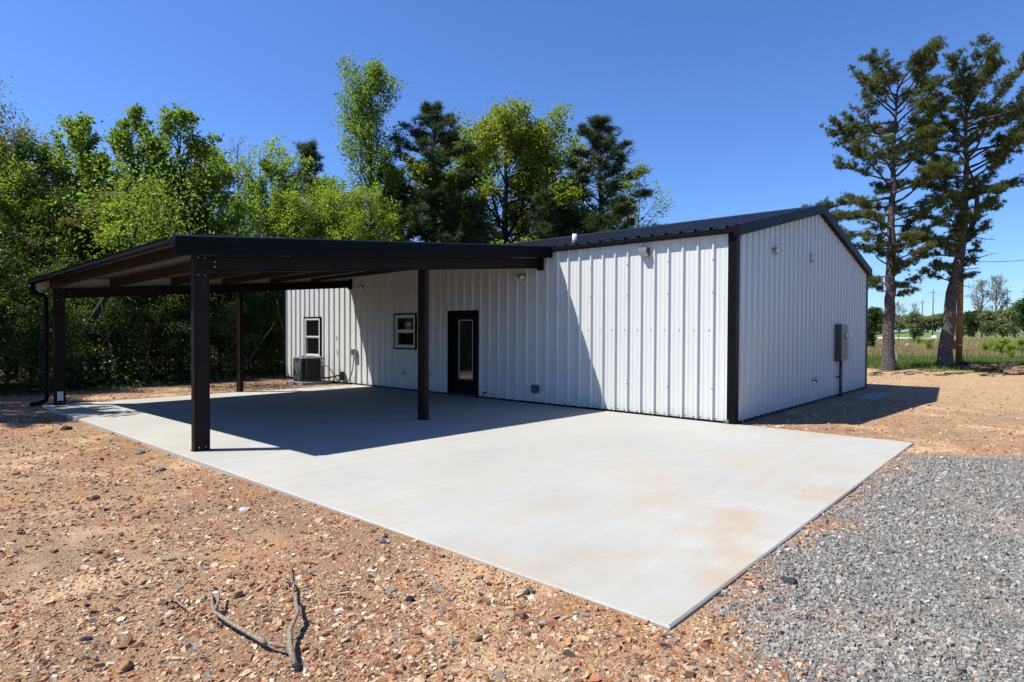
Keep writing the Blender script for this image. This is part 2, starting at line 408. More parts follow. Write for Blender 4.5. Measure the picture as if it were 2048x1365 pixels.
# ------------------------------------------------------------------ slab
m = MB()
top = [(-12.42, -7.87), (2.79, -7.87), (2.79, 0.03), (-12.02, 0.03)]
b = .012
cx_, cy_ = -4.5, -4
inn = [(x+(b if x < cx_ else -b), y+(b if y < cy_ else -b)) for x, y in top]
v = [(x, y, -.16) for x, y in top]+[(x, y, -b) for x, y in top]+[(x, y, 0.) for x, y in inn]
m.add(v, [(0, 1, 5, 4), (1, 2, 6, 5), (2, 3, 7, 6), (3, 0, 4, 7), (4, 5, 9, 8), (5, 6, 10, 9), (6, 7, 11, 10), (7, 4, 8, 11), (8, 9, 10, 11)])
tag(build(m, 'concrete_driveway', 'concrete'), kind='structure')

# ------------------------------------------------------------------ building
L, W, H, RX = 16.36, 10.19, 3.494, -.396
PEAK_Y = W/2; SL = .222
PITCH_ = .3048
def prof_h(u):
    """height of the sheet above its flat at offset u inside one pitch"""
    u = u % PITCH_
    a = min(u, PITCH_-u)
    if a < .015: return .040
    if a < .042: return .040*(.042-a)/.027
    for c in (PITCH_/3, 2*PITCH_/3):
        e = abs(u-c)
        if e < .012: return .0045
        if e < .022: return .0045*(.022-e)/.010
    return 0.
BR = sorted([0, .015, .042, PITCH_-.042, PITCH_-.015]+[c+s for c in (PITCH_/3, 2*PITCH_/3) for s in (-.022, -.012, .012, .022)])
def panel(mb, O, U, Vd, N, u0, u1, v0f, v1f, phase=0., holes=(), mat=0, extra=()):
    """ribbed sheet: point = O+U*u+V*v+N*h(u-phase); v range given by functions of u; rectangular holes (ua,ub,va,vb)"""
    O, U, Vd, N = map(Vector, (O, U, Vd, N))
    us = {u0, u1, *extra}
    for k in range(int((u0-phase)//PITCH_)-1, int((u1-phase)//PITCH_)+2):
        for b_ in BR:
            u = phase+k*PITCH_+b_
            if u0 < u < u1: us.add(u)
    for hh in holes: us.update(u for u in hh[:2] if u0 < u < u1)
    us = sorted(us)
    flip = U.cross(Vd).dot(N) < 0
    for a, b_ in zip(us[:-1], us[1:]):
        if b_-a < 1e-5: continue
        ha, hb = prof_h(a-phase+1e-7), prof_h(b_-phase-1e-7)
        c = (a+b_)/2; cuts = [(None, None)]
        hs = sorted([hh for hh in holes if hh[0] < c < hh[1]], key=lambda q_: q_[2])
        segs = []; lo = None
        for hh in hs: segs.append((lo, hh[2])); lo = hh[3]
        segs.append((lo, None))
        for s0, s1 in segs:
            va0 = v0f(a) if s0 is None else s0; vb0 = v0f(b_) if s0 is None else s0
            va1 = v1f(a) if s1 is None else s1; vb1 = v1f(b_) if s1 is None else s1
            if va1-va0 < 1e-4 and vb1-vb0 < 1e-4: continue
            q_ = [O+U*a+Vd*va0+N*ha, O+U*b_+Vd*vb0+N*hb, O+U*b_+Vd*vb1+N*hb, O+U*a+Vd*va1+N*ha]
            mb.add(q_, [(0, 3, 2, 1) if flip else (0, 1, 2, 3)], mat)

house = thing('metal_building', 'long white ribbed metal building with dark gable roof and black corner trims', 'building', (-8.2, 5.1, 0))
WIN1 = (-14.98, -14.0, .80, 2.10); WIN2 = (-9.955, -9.04, 1.20, 2.14); DOOR = (-7.685, -6.57, .0, 2.215)
# front wall: u = -x
m = MB()
holes = [(-w_[1], -w_[0], w_[2], w_[3]) for w_ in (WIN1, WIN2, DOOR)]
panel(m, (0, -.002, 0), (-1, 0, 0), (0, 0, 1), (0, -1, 0), .09, L-.05, lambda u: .035, lambda u: H+.06, -RX, holes)
def screws(mb, pts, nrm, mat=1):
    for p in pts: mb.lathe([(.0105, 0), (.0105, .004), (.005, .009)], p, nrm, 6, mat)
sp = []
rr = random.Random(3)
k = 0
while True:
    u = -RX+k*PITCH_
    if u > L-.1: break
    for z, on in ((.07, 1), (1.72, 1), (.62, k % 3 == 0), (2.42, k % 3 == 0), (3.05, k % 3 == 0)):
        if not on: continue
        for du in (.075,) if z != .07 else (.07, -.07):
            uu = u+du
            if any(hh[0]-.03 < uu < hh[1]+.03 and hh[2]-.03 < z < hh[3]+.03 for hh in holes): continue
            if z in (.62, 2.42, 3.05): sp.append((-u, -.044, z+rr.uniform(-.02, .02)))
            else: sp.append((-uu, -.004, z+rr.uniform(-.008, .008)))
    k += 1
screws(m, sp, (0, -1, 0))
build(m, 'wall', ['white', 'screw'], house)
# gable wall (right)
m = MB()
gz = lambda y: H+.02+SL*(y if y < PEAK_Y else W-y)
panel(m, (.002, 0, 0), (0, 1, 0), (0, 0, 1), (1, 0, 0), .09, W-.09, lambda u: .03, gz, .27, (), 0, (PEAK_Y,))
sp = []
for k in range(32):
    u = .27+k*PITCH_+.05
    if u > W-.15: break
    for z in (.07, 1.1, 2.2, 3.2):
        if z == .07 or k % 3 == 1: sp.append((.010, u, z+rr.uniform(-.02, .02)))
screws(m, sp, (1, 0, 0))
build(m, 'wall', ['white', 'screw'], house)
m = MB()
panel(m, (-L, 0, 0), (0, 1, 0), (0, 0, 1), (-1, 0, 0), .09, W-.09, lambda u: .03, gz, .2, (), 0, (PEAK_Y,))
build(m, 'wall', 'white', house)
m = MB()
panel(m, (0, W, 0), (-1, 0, 0), (0, 0, 1), (0, 1, 0), .09, L-.05, lambda u: .03, lambda u: H+.06, .2)
build(m, 'wall', 'white', house)
# footing strip and base trim
m = MB()
m.box(-L, 0, .012, W-.012, -.2, .03)
build(m, 'foundation', 'pad', house)
m = MB()
for x0, x1 in ((-L+.02, DOOR[0]), (DOOR[1], -.08)): m.prism([(0, 0), (.042, 0), (.050, .006), (.050, .03), (0, .034)], (x0, 0, .004), (x1, 0, .004), 0, (0, -1, 0), (0, 0, 1))
m.prism([(0, 0), (.042, 0), (.050, .006), (.050, .03), (0, .034)], (0, .08, .001), (0, W-.08, .001), 0, (1, 0, 0), (0, 0, 1))
build(m, 'base_trim', 'black', house)
# corner trims
for (x, y, sx, sy) in ((0, 0, 1, -1), (0, W, 1, 1), (-L, 0, -1, -1), (-L, W, -1, 1)):
    m = MB(); a = .052; b_ = .105
    m.prism([(0, 0), (0, 0)][:0] or [(a, -b_), (a, a), (-b_, a), (-b_, a-.02), (a-.02, a-.02), (a-.02, -b_)],
            (x, y, -.02), (x, y, H+.075), 0, (sx, 0, 0), (0, sy, 0))
    build(m, 'corner_trim', 'black', house)
# roof
E0 = .13      # eave overhang of the sheet
zt = lambda y: H+.085+SL*((y+E0) if y < PEAK_Y else (W+E0-y))
slope_len = sqrt((PEAK_Y+E0)**2*(1+SL*SL)); cs = 1/sqrt(1+SL*SL)
m = MB()
x0r, x1r = -L-.10, .10
N1 = Vector((0, -SL, 1)).normalized(); N2 = Vector((0, SL, 1)).normalized()
panel(m, (0, -E0, H+.085), (-1, 0, 0), (0, cs, SL*cs), N1, -x1r, -x0r, lambda u: 0, lambda u: slope_len, -RX)
panel(m, (0, W+E0, H+.085), (-1, 0, 0), (0, -cs, SL*cs), N2, -x1r, -x0r, lambda u: 0, lambda u: slope_len, -RX)
for sgn, Nn in ((1, N1), (-1, N2)):      # underside and edge closure
    ye = -E0 if sgn > 0 else W+E0
    m.add([(x0r, ye, H+.082), (x1r, ye, H+.082), (x1r, PEAK_Y, zt(PEAK_Y)-.004), (x0r, PEAK_Y, zt(PEAK_Y)-.004)], [(0, 3, 2, 1) if sgn > 0 else (0, 1, 2, 3)], 1)
build(m, 'roof', ['roof', 'black'], house)
m = MB()
zp = zt(PEAK_Y)
m.prism([(-.17, -.17*SL-.0), (0, .012), (.17, -.17*SL), (.17, -.17*SL+.034), (0, .048), (-.17, -.17*SL+.034)], (x0r-.01, PEAK_Y, zp+.004), (x1r+.04, PEAK_Y, zp+.004), 0, (0, 1, 0), (0, 0, 1))
build(m, 'ridge_cap', 'roof', house)
# eave trims
for ys, y in ((-1, -.034), (1, W+.034)):
    m = MB()
    m.prism([(0, 0), (.085, .0), (.10, .015), (.10, .088), (.085, .094), (0, .094)], (x0r, y, H-.008), (x1r+.03, y, H-.008), 0, (0, ys, 0), (0, 0, 1))
    build(m, 'eave_trim', 'black', house)
# rake trims (four)
for xs, xx in ((1, .0), (-1, -L)):
    for side in (1, -1):
        ya, yb = (-E0-.01, PEAK_Y) if side > 0 else (W+E0+.01, PEAK_Y)
        za, zb = zt(ya), zt(yb)
        m = MB()
        P = [(.036, -.165), (.125, -.165), (.145, -.15), (.145, .040), (.05, .052), (.05, .040), (.036, .02)]
        vv = [(xx+xs*u, ya, za+w_) for u, w_ in P]+[(xx+xs*u, yb, zb+w_) for u, w_ in P]
        n_ = len(P)
        m.add(vv, [(i, (i+1) % n_, n_+(i+1) % n_, n_+i) for i in range(n_)]+[tuple(range(n_)), tuple(range(n_, 2*n_))])
        build(m, 'rake_trim', 'black', house)
# windows
def window(x0, x1, z0, z1):
    y = -.01
    m = MB(); tw = .045
    for q_ in ((x0-tw, x1+tw, z1, z1+tw), (x0-tw, x1+tw, z0-tw, z0), (x0-tw, x0, z0, z1), (x1, x1+tw, z0, z1)):
        m.box(q_[0], q_[1], -.052, .02, q_[2], q_[3])
    wn = build(m, 'window', 'black', house)
    m = MB(); fw = .06
    zm = (z0+z1)/2-.0
    m.box(x0, x1, -.045, .06, z1-fw, z1); m.box(x0, x1, -.045, .06, z0, z0+fw)
    m.box(x0, x0+fw, -.045, .06, z0+fw, z1-fw); m.box(x1-fw, x1, -.045, .06, z0+fw, z1-fw)
    build(m, 'frame', 'white_plain', wn)
    for i, (a, b_, yy) in enumerate(((zm, z1-fw, -.028), (z0+fw, zm, .0))):
        m = MB(); s = .028
        m.box(x0+fw, x1-fw, yy, yy+.04, b_-s if i == 0 else b_-.045, b_ if i == 0 else b_-.004)
        m.box(x0+fw, x1-fw, yy, yy+.04, a, a+(.05 if i == 0 else s))
        za, zb = a+(.05 if i == 0 else s), b_-(s if i == 0 else .045)
        m.box(x0+fw, x0+fw+s, yy, yy+.04, za, zb); m.box(x1-fw-s, x1-fw, yy, yy+.04, za, zb)
        build(m, 'sash', 'white_plain', wn)
        m = MB(); m.box(x0+fw+s, x1-fw-s, yy+.016, yy+.024, za, zb)
        build(m, 'pane', 'glass', wn)
window(*WIN1); window(*WIN2)
# door in a deep black reveal
x0, x1, z0, z1 = DOOR
m = MB(); yd = .12
m.box(x0, x0+.05, -.05, yd, 0, z1); m.box(x1-.05, x1, -.05, yd, 0, z1); m.box(x0+.05, x1-.05, -.05, yd, z1-.07, z1)
m.box(x0+.05, x1-.05, -.01, yd, .0, .025)
df = build(m, 'door_frame', 'black', house)
m = MB()
dx0, dx1, dz0, dz1 = x0+.055, x1-.055, .03, z1-.075
gx0, gx1, gz0, gz1 = -7.40, -6.86, .42, 1.98
yd = .085
for q_ in ((dx0, gx0, dz0, dz1), (gx1, dx1, dz0, dz1), (gx0, gx1, dz0, gz0), (gx0, gx1, gz1, dz1)): m.box(q_[0], q_[1], yd, yd+.045, q_[2], q_[3])
m.box(dx0, dx1, yd-.002+.047, yd+.05, dz0, dz1)
door = build(m, 'door', 'black', house)
m = MB(); m.box(gx0+.022, gx1-.022, yd+.012, yd+.02, gz0+.022, gz1-.022); build(m, 'glass', 'door_glass', door)
m = MB(); e = .024
m.box(gx0, gx1, yd-.008, yd+.01, gz1-e, gz1); m.box(gx0, gx1, yd-.008, yd+.01, gz0, gz0+e)
m.box(gx0, gx0+e, yd-.008, yd+.01, gz0+e, gz1-e); m.box(gx1-e, gx1, yd-.008, yd+.01, gz0+e, gz1-e)
build(m, 'glass_bead', 'ltgrey', door)
m = MB(); m.lathe([(.03, 0), (.03, .012), (.012, .02), (.012, .05)], (dx0+.1, yd, 1.0), (0, -1, 0), 12); m.tube([(dx0+.1, yd-.05, 1.0), (dx0+.2, yd-.055, 1.0)], .01, 8)
build(m, 'handle', 'black', door)
# plumbing vent on roof
m = MB()
zz = zt(.37)
m.lathe([(.055, -.05), (.055, .20), (.044, .20), (.044, .05)], (-3.86, .37, zz+.02), (0, 0, 1), 16)
vp = build(m, 'vent_pipe', 'white_plain', house, True)
m = MB(); m.lathe([(.13, 0), (.12, .012), (.066, .05), (.062, .07), (.056, .07)], (-3.86, .37, zz+.002), (0, -.1, 1), 16)
build(m, 'pipe_boot', 'rubber', vp, True)

# ------------------------------------------------------------------ carport
cp = thing('carport', 'open dark brown steel carport with lean-to roof against the white building', 'carport', (-8.4, -3.8, 0))
SLC = .0875
def rz(x, y):     # top of the carport roof sheet
    return 2.885+SLC*(y+8.0)+.0145*(x+4.2)
XN, XF, YO = -4.2, -12.36, -7.97
def lerp(a, b_, f): return a+(b_-a)*f
# posts: hollow built-up posts with flange lips
def post(x0, x1, y0, y1, ztop, lip):
    m = MB(); g_ = .006
    if lip == 'y':      # wide face looks along x : two channels back to front
        m.box(x1-g_, x1, y0, y1, .0, ztop); m.box(x0, x0+g_, y0, y1, 0, ztop)
        m.box(x0+g_, x1-g_, y0, y0+g_, 0, ztop); m.box(x0+g_, x1-g_, y1-g_, y1, 0, ztop)
        m.box(x1, x1+.004, y0-.0, y0+.012, 0, ztop); m.box(x1, x1+.004, y1-.012, y1, 0, ztop)
    else:
        m.box(x0, x1, y0+.012, y1-.0, 0, ztop)
        m.box(x0, x0+.03, y0, y0+.012, 0, ztop); m.box(x1-.03, x1, y0, y0+.012, 0, ztop)
    m.box(x0-.012, x1+.012, y0-.012, y1+.012, .0, .012)
    return m
posts = [(-4.56, -4.46, -7.68, -7.47, 'y', 'widest flat-faced post at the front outer corner'), (-4.66, -4.46, -3.56, -3.46, 'x', None),
         (-12.26, -12.16, -7.68, -7.47, 'y', None), (-12.36, -12.16, -3.56, -3.46, 'x', None)]
def beam_bot(x, y): return rz(x, y)-.437
for i, (x0, x1, y0, y1, lp, lab) in enumerate(posts):
    yc = (y0+y1)/2; xc = (x0+x1)/2
    ztop = beam_bot(xc, yc)+(.235 if lp == 'y' else 0)
    po = build(post(x0, x1, y0, y1, ztop, lp), 'post', 'brown', cp)
    if lp == 'y':
        for zz in (ztop-.03, ztop-.27):
            for yy in (y0+.06, y0+.15):
                m = MB(); m.lathe([(.010, 0), (.010, .007), (.005, .013)], (x1+.001, yy, zz), (1, 0, 0), 6)
                build(m, 'bolt', 'bolt', po)
    if i == 2:
        m = MB(); m.box(x1+.002, x1+.008, y0+.05, y0+.16, .10, .30)
        build(m, 'plate_tag', 'sticker', po)
    for yy in ((y0+.06, y0+.15) if lp == 'y' else ()):
        m = MB(); m.lathe([(.009, 0), (.009, .01)], (x1+.001, yy, .05), (1, 0, 0), 6); build(m, 'bolt', 'bolt', po)
# beams to the wall
for xb in (-4.51, -12.21):
    m = MB(); ya, yb = -7.46, -.09
    for y_a, y_b in ((ya, yb),):
        za, zb = beam_bot(xb, ya), beam_bot(xb, yb); hh = .225
        P = [(-.04, 0), (.04, 0), (.04, .012), (.006, .02), (.006, hh-.02), (.04, hh-.012), (.04, hh), (-.04, hh), (-.04, hh-.012), (-.006, hh-.02), (-.006, .02), (-.04, .012)]
        vv = [(xb+u, y_a, za+w_) for u, w_ in P]+[(xb+u, y_b, zb+w_) for u, w_ in P]; n_ = 12
        m.add(vv, [(i, (i+1) % n_, n_+(i+1) % n_, n_+i) for i in range(n_)]+[tuple(reversed(range(n_))), tuple(range(n_, 2*n_))])
    bm_ = build(m, 'beam', 'brown', cp)
    m = MB(); zw = beam_bot(xb, -.05)
    m.box(xb-.075, xb+.075, -.09, -.036, zw-.05, zw+.26); m.box(xb+.062, xb+.075, -.13, -.09, zw-.05, zw+.26)
    build(m, 'wall_bracket', 'black', bm_)
    for dz in (.08, .15):
        m = MB(); m.lathe([(.014, 0), (.014, .008), (.006, .016)], (xb+.007, -7.38, beam_bot(xb, -7.38)+dz), (1, 0, 0), 6); build(m, 'bolt', 'bolt', bm_)
# purlins along x
for k, y in enumerate((-7.72, -6.56, -5.23, -3.95, -2.61, -1.34)):
    m = MB(); hh = .192
    xa, xb = XN-.03, XF+.03
    for zs in (0,):
        za, zb = rz(xa, y)-.025, rz(xb, y)-.025
        P = [(0, 0), (.065, 0), (.065, -.018), (.06, -.018), (.06, -.005), (.005, -.005), (.005, -hh+.005), (.06, -hh+.005), (.06, -hh+.018), (.065, -hh+.018), (.065, -hh), (0, -hh)]
        if k == 0: P = [(-u, w_) for u, w_ in P]
        vv = [(xa, y+u, za+w_) for u, w_ in P]+[(xb, y+u, zb+w_) for u, w_ in P]; n_ = 12
        m.add(vv, [(i, (i+1) % n_, n_+(i+1) % n_, n_+i) for i in range(n_)]+[tuple(reversed(range(n_))), tuple(range(n_, 2*n_))])
    build(m, 'eave_beam' if k == 0 else 'purlin', 'brown_light', cp)
# roof sheet
m = MB()
nn = Vector((0, -SLC, 1)).normalized(); cc = 1/sqrt(1+SLC*SLC)
dxv = Vector((-1, 0, -.0145)).normalized()
panel(m, (0, YO-.03, rz(0, YO-.03)), dxv, (0, cc, SLC*cc), nn, -XN, -XF, lambda u: 0, lambda u: (7.95)/cc, -RX)
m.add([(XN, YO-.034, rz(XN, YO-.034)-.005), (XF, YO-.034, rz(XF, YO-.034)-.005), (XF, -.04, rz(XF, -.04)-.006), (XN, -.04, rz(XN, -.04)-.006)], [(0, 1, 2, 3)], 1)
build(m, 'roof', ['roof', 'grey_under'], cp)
# rake fascias
for xx, xs in ((XN, 1), (XF, -1)):
    m = MB()
    P = [(0, -.222), (.022, -.228), (.034, -.21), (.034, -.118), (.046, -.105), (.046, .022), (.03, .030), (-.03, .048), (-.08, .048), (-.08, .042), (.0, .018)]
    ya, yb = YO-.05, -.055
    vv = [(xx+xs*u, ya, rz(xx, ya)+w_) for u, w_ in P]+[(xx+xs*u, yb, rz(xx, yb)+w_) for u, w_ in P]; n_ = len(P)
    fs = [(i, (i+1) % n_, n_+(i+1) % n_, n_+i) for i in range(n_)]
    m.add(vv, fs+[tuple(range(n_)), tuple(range(n_, 2*n_))])
    xi = xx-xs*.004
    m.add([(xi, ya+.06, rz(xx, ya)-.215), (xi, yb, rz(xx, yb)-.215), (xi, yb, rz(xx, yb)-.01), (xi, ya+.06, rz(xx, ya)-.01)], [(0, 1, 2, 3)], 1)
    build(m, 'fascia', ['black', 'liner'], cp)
# gutter, downspout
m = MB()
P = [(0, 0), (0, -.10), (.075, -.10), (.10, -.075), (.10, -.025), (.115, -.005), (.108, -.005), (.093, -.03), (.093, -.072), (.072, -.093), (.007, -.093), (.007, 0)]
ya = YO-.028
za, zb = rz(XN, YO)-.003, rz(XF, YO)-.003
vv = [(XN+.03, ya-u, za+w_) for u, w_ in P]+[(XF-.06, ya-u, zb+w_) for u, w_ in P]; n_ = 12
m.add(vv, [(i, (i+1) % n_, n_+(i+1) % n_, n_+i) for i in range(n_)]+[tuple(range(n_)), tuple(range(n_, 2*n_))])
build(m, 'gutter', 'black', cp)
m = MB()
xd = -12.33; zg = rz(xd, YO)-.12; yg = YO-.085
pts = [(xd, yg, zg), (xd, yg, zg-.09), (xd, yg+.04, zg-.15), (xd-.02, -7.82, zg-.22), (xd-.03, -7.78, zg-.30), (xd-.03, -7.78, .20), (xd-.04, -7.80, .10), (xd-.10, -7.92, .04), (xd-.16, -8.05, .015)]
m.tube(pts, .048, 8)
build(m, 'downspout', 'black', cp, True)

# ------------------------------------------------------------------ fittings on the building
def floodlight(p, nrm, label, hang=False):
    th = thing('flood_light', label, 'flood light', p, 'twin-head motion flood lights on the walls')
    p = Vector(p); n_ = Vector(nrm); s = n_.cross(Vector((0, 0, 1)))
    m = MB(); m.lathe([(.058, 0), (.058, .018), (.03, .028), (.03, .045)], p, n_, 16); build(m, 'base', 'ltgrey', th, True)
    for k in (-1, 1):
        c = p+n_*.06+s*.075*k
        d_ = (n_*.75+s*.5*k+Vector((0, 0, -.55))).normalized()
        m = MB(); m.tube([p+n_*.04, p+n_*.065+s*.035*k, c], .011, 8)
        m.lathe([(.022, -.05), (.034, -.035), (.046, .02), (.055, .05)], c, d_, 14); hd = build(m, 'lamp_head', 'ltgrey', th, True)
        m = MB(); m.lathe([(.052, .045), (.052, .056), (.04, .066), (.012, .070)], c, d_, 14); build(m, 'lens', 'clear', hd, True)
    m = MB(); c = p+n_*.05+Vector((0, 0, -.07)); m.lathe([(.018, -.03), (.027, -.02), (.027, .02), (.012, .035)], c, (n_+Vector((0, 0, -.8))).normalized(), 12)
    build(m, 'sensor', 'clear', th, True)
floodlight((-5.11, -.035, 2.98), (0, -1, 0), 'twin flood light on the shaded front wall near the bracket of the nearer carport beam')
floodlight((-11.62, -.035, 3.02), (0, -1, 0), 'twin flood light at the top of the front wall beside the far carport beam')
floodlight((.038, 1.97, 3.38), (1, 0, 0), 'twin flood light high on the shaded gable wall')
th = thing('wall_pack_light', 'square bronze wall light with white lens under the eave of the sunlit front wall', 'wall light', (-1.82, -.035, 3.28))
m = MB()
m.add([(-1.92, -.035, 3.20), (-1.72, -.035, 3.20), (-1.72, -.035, 3.37), (-1.92, -.035, 3.37), (-1.92, -.17, 3.30), (-1.72, -.17, 3.30), (-1.72, -.15, 3.37), (-1.92, -.15, 3.37)],
      [(0, 3, 2, 1), (0, 1, 5, 4), (4, 5, 6, 7), (3, 7, 6, 2), (0, 4, 7, 3), (1, 2, 6, 5)])
build(m, 'housing', 'greybox', th)
m = MB(); m.add([(-1.91, -.05, 3.195), (-1.73, -.05, 3.195), (-1.73, -.165, 3.285), (-1.91, -.165, 3.285), (-1.91, -.06, 3.205), (-1.73, -.06, 3.205), (-1.73, -.176, 3.300), (-1.91, -.176, 3.300)],
      [(0, 1, 2, 3), (4, 7, 6, 5), (0, 4, 5, 1), (3, 2, 6, 7), (0, 3, 7, 4), (1, 5, 6, 2)]); build(m, 'lens', 'white_plain', th)
m = MB(); m.bevbox(.034, .05, 4.48, 4.56, 3.34, 3.56, .004); m.lathe([(.02, 0), (.028, .02), (.018, .05)], (.05, 4.52, 3.38), (1, 0, -.5), 10)
tag(build(m, 'sensor_box', 'ltgrey', None, origin=(.034, 4.52, 3.4)), 'small pale sensor box high on the gable wall under the peak', 'sensor')
# electric meter
th = thing('electric_meter', 'tall grey meter box with glass dial on the gable wall', 'electric meter', (.035, 6.9, .9))
m = MB(); m.bevbox(.034, .20, 6.62, 7.02, .93, 1.90, .01); build(m, 'breaker_box', 'greybox', th)
m = MB(); m.bevbox(.036, .17, 7.026, 7.40, .95, 1.88, .01); bx = build(m, 'meter_box', 'greybox', th)
m = MB(); m.lathe([(.09, 0), (.09, .03), (.082, .035), (.08, .10), (.06, .125)], (.17, 7.21, 1.60), (1, 0, 0), 20); build(m, 'dial', 'clear', bx, True)
m = MB(); m.add([(.176, 7.05, 1.44), (.176, 7.12, 1.42), (.176, 7.09, 1.52), (.182, 7.05, 1.44), (.182, 7.12, 1.42), (.182, 7.09, 1.52)], [(3, 4, 5), (0, 2, 1), (0, 1, 4, 3), (1, 2, 5, 4), (2, 0, 3, 5)]); build(m, 'seal', 'green_tag', bx)
m = MB(); m.tube([(.10, 6.98, .94), (.10, 6.98, -.06)], .038, 12); build(m, 'conduit', 'greybox', th, True)
m = MB(); m.tube([(.08, 7.16, .95), (.08, 7.16, .5), (.075, 7.19, .2), (.09, 7.20, -.03)], .009, 8); build(m, 'ground_wire', 'rubber', th, True)
m = MB(); m.box(.034, .06, 6.80, 7.26, .50, .525); m.box(.06, .15, 6.80, 6.83, .495, .53); m.box(.06, .11, 7.22, 7.25, .495, .53); build(m, 'pipe_strap', 'greybox', th)
def hose_bib(p, n_, label, mat='brass'):
    th = thing('hose_bib', label, 'outdoor tap', p, 'outdoor taps on the walls')
    p = Vector(p); n_ = Vector(n_); s = n_.cross(Vector((0, 0, 1)))
    m = MB(); m.lathe([(.03, 0), (.03, .008), (.012, .012), (.012, .07)], p, n_, 12); m.tube([p+n_*.06, p+n_*.10, p+n_*.12+Vector((0, 0, -.05))], .014, 8); build(m, 'spout', mat, th, True)
    m = MB(); c = p+n_*.075+Vector((0, 0, .02)); m.tube([c, c+Vector((0, 0, .04))+n_*.01], .006, 6)
    m.lathe([(.012, 0), (.034, .004), (.034, .012), (.012, .016)], c+Vector((0, 0, .04)), (n_*.3+Vector((0, 0, 1))), 10); build(m, 'handle', mat, th)
hose_bib((.036, 4.67, .54), (1, 0, 0), 'small dark outdoor tap low on the gable wall left of the meter', 'rubber')
hose_bib((-9.51, -.035, .48), (0, -1, 0), 'brass outdoor tap on the shaded front wall below the wide window')
m = MB(); m.bevbox(-4.72, -4.56, -.14, -.035, .26, .44, .01); m.box(-4.70, -4.58, -.150, -.14, .28, .42)
tag(build(m, 'outlet_box', 'greybox', None, origin=(-4.64, -.04, .35)), 'grey covered outlet box low on the shaded front wall right of the door', 'outlet box')
m = MB(); m.bevbox(-8.42, -8.28, -.07, -.035, .44, .58, .01)
tag(build(m, 'cover_plate', 'ltgrey', None, origin=(-8.35, -.04, .5)), 'pale cover plate on the front wall between post and door', 'cover plate')
m = MB(); m.tube([(-6.28, -.0, .15), (-6.28, -.10, .15), (-6.28, -.13, .11)], .018, 8)
tag(build(m, 'drain_stub', 'rubber', None, True, origin=(-6.28, -.03, .15)), 'black drain stub low on the wall just right of the door', 'pipe stub')
m = MB(); m.tube([(-6.07, -.0, .13), (-6.06, -.09, .12), (-6.02, -.13, .11)], .014, 8)
tag(build(m, 'pipe_stub', 'white_plain', None, True, origin=(-6.07, -.03, .13)), 'tiny white pipe stub low on the wall between door and outlet box', 'pipe stub')
m = MB(); m.tube([(.05, .34, -.04), (.035+.02, .28, .16)], .014, 8)
tag(build(m, 'plastic_pipe', 'white_plain', None, True, origin=(.05, .34, -.04)), 'short white plastic pipe sticking up at the near foot of the gable wall', 'pipe')
m = MB()
rf = random.Random(5)
pts = [(-.10+rf.uniform(-.05, .05), -.085+rf.uniform(-.03, .03), .03+rf.uniform(-.025, .05)) for _ in range(14)]
for a in range(12): m.add([pts[a], pts[a+1], pts[a+2]], [(0, 1, 2)])
tag(build(m, 'foil_scrap', 'bolt', None, origin=(-.1, -.08, .02)), 'crumpled shiny foil scrap at the base of the black corner trim', 'scrap')
m = MB(); m.bevbox(.52, .98, 6.6, 8.75, -.09, .0, .01)
tag(build(m, 'concrete_strip', 'pad', None, origin=(.75, 7.7, -.08)), 'narrow pale concrete strip lying in the building shadow beside the gable wall', 'concrete strip')
# disconnect + air conditioner
th = thing('disconnect_box', 'light grey electrical disconnect box on the sunlit end of the front wall', 'electrical box', (-11.95, -.035, .95))
m = MB(); m.bevbox(-12.04, -11.88, -.13, -.035, .86, 1.14, .01); build(m, 'box', 'ltgrey', th)
m = MB(); m.box(-12.02, -11.90, -.142, -.13, .95, 1.10); build(m, 'cover', 'greybox', th)
ac = thing('air_conditioner', 'grey louvred outdoor air conditioner on a pale pad by the narrow window', 'air conditioner', (-13.5, -.76, .02))
ax0, ax1, ay0, ay1 = -13.87, -13.17, -1.11, -.41
c = .11
oct_ = [(ax0+c, ay0), (ax1-c, ay0), (ax1, ay0+c), (ax1, ay1-c), (ax1-c, ay1), (ax0+c, ay1), (ax0, ay1-c), (ax0, ay0+c)]
def octp(mb, z0, z1, e=0, mat=0):
    cx, cy = (ax0+ax1)/2, (ay0+ay1)/2; k_ = 1+e/.35
    v = [(cx+(x-cx)*k_, cy+(y-cy)*k_, z) for z in (z0, z1) for x, y in oct_]
    mb.add(v, [(i, (i+1) % 8, 8+(i+1) % 8, 8+i) for i in range(8)]+[tuple(reversed(range(8))), tuple(range(8, 16))], mat)
m = MB(); octp(m, .07, .13, .012); build(m, 'base_pan', 'acdark', ac)
m = MB(); octp(m, .13, .80, -.02); build(m, 'coil', 'rubber', ac)
m = MB()
for k in range(15):
    x = ax0+c+k*(ax1-ax0-2*c)/14; m.box(x-.009, x+.009, ay0-.004, ay0+.012, .14, .80)
for k in range(15):
    z = .15+k*.046; m.box(ax0+c, ax1-c, ay0-.001, ay0+.013, z, z+.012)
build(m, 'louvre_panel', 'acgrey', ac)
m = MB()
for k in range(6):
    y = ay0+c+k*(ay1-ay0-2*c)/5; m.box(ax1-.012, ax1+.006, y-.008, y+.008, .14, .80)
for k in range(15):
    z = .15+k*.046; m.box(ax1-.013, ax1+.001, ay0+c, ay1-c, z, z+.008)
build(m, 'louvre_panel', 'acdark', ac)  # same louvres as the sunny side, shade painted in by the darker grey
m = MB()
